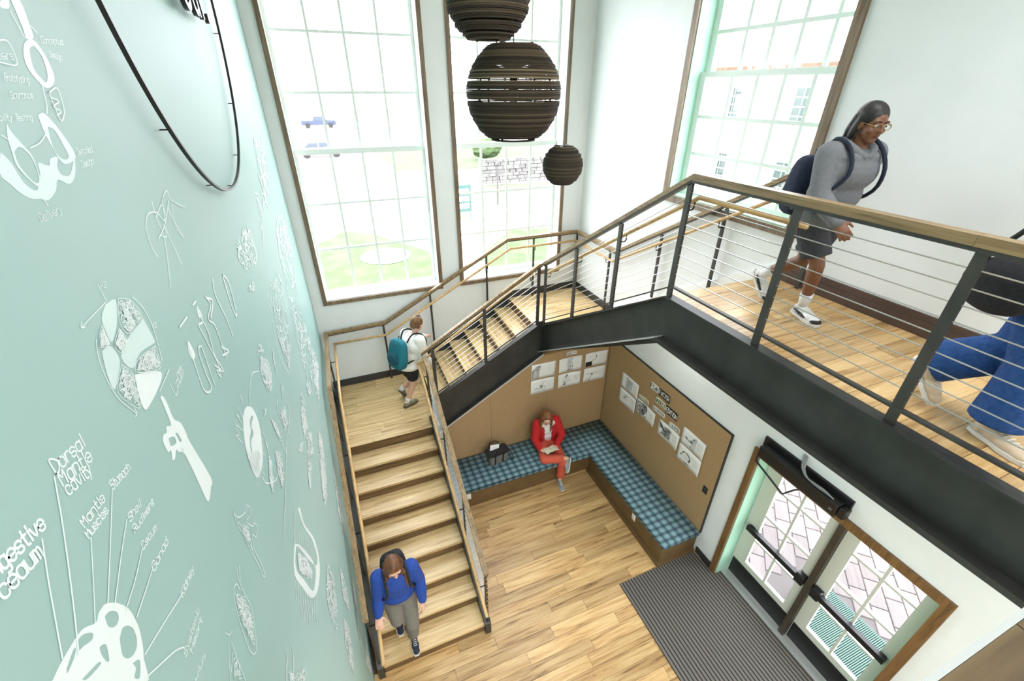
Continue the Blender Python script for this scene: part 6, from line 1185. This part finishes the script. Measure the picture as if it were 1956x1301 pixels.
top_garment(t, 'sweater', fabric('blue_knit', (32, 66, 148)), J, RB, 1.0, 1.0, 0.98, 1.0, 0.05, 1.08)
trousers(t, 'trousers', fabric('grey_cotton', (118, 114, 106)), J, RB, 1.0, 0.95, (0.106, 0.094, 0.08, 0.074, 0.066))
NAVYC = fabric('navy_canvas', (40, 44, 56)); PSO = mat('sole_white', (226, 224, 218), 0.6)
shoe(t, (0.495, -3.665, 0.162), (0.495, -3.86, 0.162), NAVYC, PSO, 0.98, lace=PAPER); shoe(t, (0.365, -3.475, 0.325), (0.368, -3.66, 0.325), NAVYC, PSO, 0.98, lace=PAPER)
HAIR3 = hair_mat('chestnut_hair', (74, 46, 28), (118, 76, 44)); H_ = J['head']
bm = BM(); ball(bm, H_+A@V(0, -0.026, 0.040), (0.087, 0.099, 0.092), A, 18)
for s in (-1, 1):
    for x, y in ((0.082, 0.015), (0.088, -0.02), (0.075, -0.06), (0.04, -0.09)): limb(bm, [(H_+A@V(s*x*0.8, y, 0.05), 0.022), (H_+A@V(s*x, y, -0.02), 0.022), (H_+V(s*x*1.1, -y*0.5+0.01, -0.14), 0.024), (H_+V(s*x*1.25, -y*0.6-0.03, -0.24), 0.02), (H_+V(s*x*1.25, -y*0.6-0.045, -0.31), 0.008)])
solid('hair', bm, HAIR3, t, 0.007, 3); face_parts(t, H_, A, 1.0, LIP1, HAIR3)
pc = V(0.435, -3.41, 1.27); RBK = axes((0.08, -1, 0))
bp = backpack('dark backpack on the back of the walker in blue', pc, RBK, fabric('charcoal_nylon', (38, 40, 46)), fabric('charcoal_nylon_dark', (28, 30, 34)), 0.14, 0.20, 0.07)
for s in (-1, 1): strap(bp, BLS, [pc+RBK@V(s*0.07, 0.08, 0.17), J['chest']+RB@V(s*0.105, -0.02, 0.185), J['chest']+RB@V(s*0.115, 0.10, 0.13), J['chest']+RB@V(s*0.125, 0.152, 0.0), J['chest']+RB@V(s*0.17, 0.06, -0.15), pc+RBK@V(s*0.12, 0.07, -0.14)], 0.013)

# --- walker in grey hoodie on the walkway
t = person_at('person in grey hoodie and dark shorts striding along the upper walkway', (3.9, -4.55, BZ))
RB = axes((-0.22, -1, 0)); A = axes((-0.25, -0.95, -0.22))
J = dict(pel=V(3.89, -4.43, 4.97), chest=V(3.875, -4.48, 5.28), neck=V(3.865, -4.515, 5.445), head=V(3.855, -4.55, 5.575), shr=V(3.715, -4.445, 5.385), elr=V(3.67, -4.50, 5.13), wrr=V(3.685, -4.67, 4.985), shl=V(4.035, -4.515, 5.385), ell=V(4.08, -4.42, 5.14), wrl=V(4.06, -4.36, 4.93),
 hir=V(3.805, -4.41, 4.93), knr=V(3.845, -4.545, 4.62), anr=V(3.925, -4.50, 4.265), hil=V(3.975, -4.45, 4.93), knl=V(3.95, -4.35, 4.58), anl=V(3.925, -4.07, 4.37), thr=1, thl=-1)
body(t, J, A, RB, SK2, 0.97, 0.6)
HOOD = fabric('grey_fleece', (108, 110, 113)); g_ = top_garment(t, 'hoodie', HOOD, J, RB, 1.06, 1.08, 0.98, 1.0, 0.0, 1.16)
bm = BM(); N_ = J['neck']; ball(bm, N_+RB@V(0, -0.07, -0.01), (0.115, 0.075, 0.075), RB)
for s in (-1, 1): limb(bm, [(N_+RB@V(s*0.085, -0.05, 0.01), 0.04), (N_+RB@V(s*0.075, 0.04, -0.02), 0.032), (N_+RB@V(s*0.02, 0.085, -0.06), 0.024)])
solid('hood', bm, HOOD, g_, 0.009, 4)
trousers(t, 'shorts', fabric('charcoal_jersey', (52, 52, 56)), J, RB, 1.0, -0.30, (0.112, 0.106, 0.102, 0, 0))
SNK = mat('sneaker_white', (224, 224, 222), 0.5)
for S_ in ('r', 'l'): sock(t, J, S_, fabric('white_sock', (228, 228, 226)), 0.97, 0.3)
shoe(t, (3.925, -4.50, BZ+0.003), (3.865, -4.69, BZ+0.003), SNK, PSO, 1.08, lace=PAPER, swoosh=True); shoe(t, (3.925, -4.03, 4.305), (3.925, -4.16, 4.17), SNK, PSO, 1.08, (0.0, -0.75, 0.66), lace=PAPER, swoosh=True)
HAIR4 = hair_mat('black_hair', (22, 19, 18), (44, 38, 34)); H_ = J['head']
bm = BM(); ball(bm, H_+A@V(0, -0.028, 0.040), (0.084, 0.098, 0.090), A, 18); ball(bm, H_+A@V(0, -0.095, 0.015), (0.05, 0.04, 0.05), A)
for s in (-1, 1):
    for y in (-0.02, -0.06): limb(bm, [(H_+A@V(s*0.07, y, 0.03), 0.022), (H_+A@V(s*0.075, y-0.01, -0.05), 0.022), (H_+A@V(s*0.06, y-0.03, -0.12), 0.014)])
solid('hair', bm, HAIR4, t, 0.007, 3); face_parts(t, H_, A, 0.97, LIP2, HAIR4, (40, 28, 22), mat('thin_glasses', (150, 120, 80), 0.3, 0.6))
pc = V(3.93, -4.195, 5.13); RBK = axes((-0.2, -1, 0.0))
bp = backpack('navy backpack slung low on the walker in grey hoodie', pc, RBK, fabric('navy_nylon', (28, 38, 58)), fabric('navy_nylon_dark', (20, 28, 44)), 0.15, 0.22, 0.08)
for s in (-1, 1): strap(bp, fabric('navy_webbing', (24, 32, 48)), [pc+RBK@V(s*0.07, 0.09, 0.19), J['chest']+RB@V(s*0.115, -0.04, 0.20), J['chest']+RB@V(s*0.12, 0.10, 0.15), J['chest']+RB@V(s*0.135, 0.165, 0.0), J['chest']+RB@V(s*0.19, 0.05, -0.16), pc+RBK@V(s*0.13, 0.07, -0.15)], 0.013)

# --- walker in wide blue jeans at the near end of the walkway
t = person_at('person in wide blue jeans and beige shoes at the near end of the walkway', (3.56, -5.87, BZ))
RB = axes((-0.3, -1, 0)); A = axes((-0.3, -0.95, -0.1))
J = dict(pel=V(3.62, -5.80, 5.03), chest=V(3.61, -5.85, 5.35), neck=V(3.605, -5.88, 5.515), head=V(3.60, -5.91, 5.65), shr=V(3.45, -5.82, 5.455), elr=V(3.405, -5.80, 5.20), wrr=V(3.43, -5.92, 5.02), shl=V(3.77, -5.88, 5.455), ell=V(3.83, -5.84, 5.20), wrl=V(3.82, -5.76, 4.98),
 hir=V(3.535, -5.79, 4.99), knr=V(3.535, -5.90, 4.62), anr=V(3.53, -5.90, 4.27), hil=V(3.70, -5.80, 4.99), knl=V(3.665, -5.78, 4.60), anl=V(3.60, -5.52, 4.40), thr=1, thl=-1)
body(t, J, A, RB, SK1, 1.0, 0.6)
top_garment(t, 'jacket', fabric('black_wool', (28, 28, 31)), J, RB, 1.0, 1.0, 0.98, 1.0, 0.06, 1.08)
trousers(t, 'jeans', fabric('blue_denim', (24, 64, 122), 14), J, RB, 1.0, 0.98, (0.112, 0.110, 0.108, 0.112, 0.122), 1.02)
BEI = mat('beige_leather', (214, 192, 164), 0.5)
shoe(t, (3.53, -5.90, BZ+0.003), (3.465, -6.09, BZ+0.003), BEI, PSO, 1.05, lace=PAPER); shoe(t, (3.60, -5.49, 4.325), (3.58, -5.60, 4.18), BEI, PSO, 1.05, (-0.1, -0.75, 0.65), lace=PAPER)
H_ = J['head']; bm = BM(); ball(bm, H_+A@V(0, -0.026, 0.040), (0.087, 0.099, 0.092), A, 18)
for s in (-1, 1):
    for x, y in ((0.084, -0.01), (0.075, -0.05), (0.04, -0.085)): limb(bm, [(H_+A@V(s*x*0.8, y, 0.05), 0.022), (H_+A@V(s*x, y, -0.03), 0.024), (H_+A@V(s*x*1.05, y-0.01, -0.12), 0.022), (H_+A@V(s*x, y-0.01, -0.19), 0.01)])
solid('hair', bm, HAIR4, t, 0.007, 3); face_parts(t, H_, A, 1.0, LIP1, HAIR4)
bg_ = thing('shoulder_bag', 'black soft shoulder bag on the hip of the walker in jeans', 'bag', (3.41, -5.68, 4.9)); c = V(3.42, -5.66, 4.96)
bm = BM(); ball(bm, c, (0.07, 0.17, 0.13), axes((-0.3, -1, 0)), 18); ball(bm, c+V(0, 0, -0.04), (0.075, 0.165, 0.10), axes((-0.3, -1, 0)), 18); solid('pouch', bm, fabric('black_canvas', (24, 24, 27)), bg_, 0.008, 3)
bm = tube(BM(), smooth3([c+V(-0.02, 0.13, 0.06), V(3.49, -5.66, 5.30), V(3.52, -5.70, 5.53), V(3.47, -5.84, 5.53), V(3.42, -5.87, 5.38), c+V(0.0, -0.14, 0.06)]), 0.012, 8); obj('strap', bm, BLS, bg_, True)
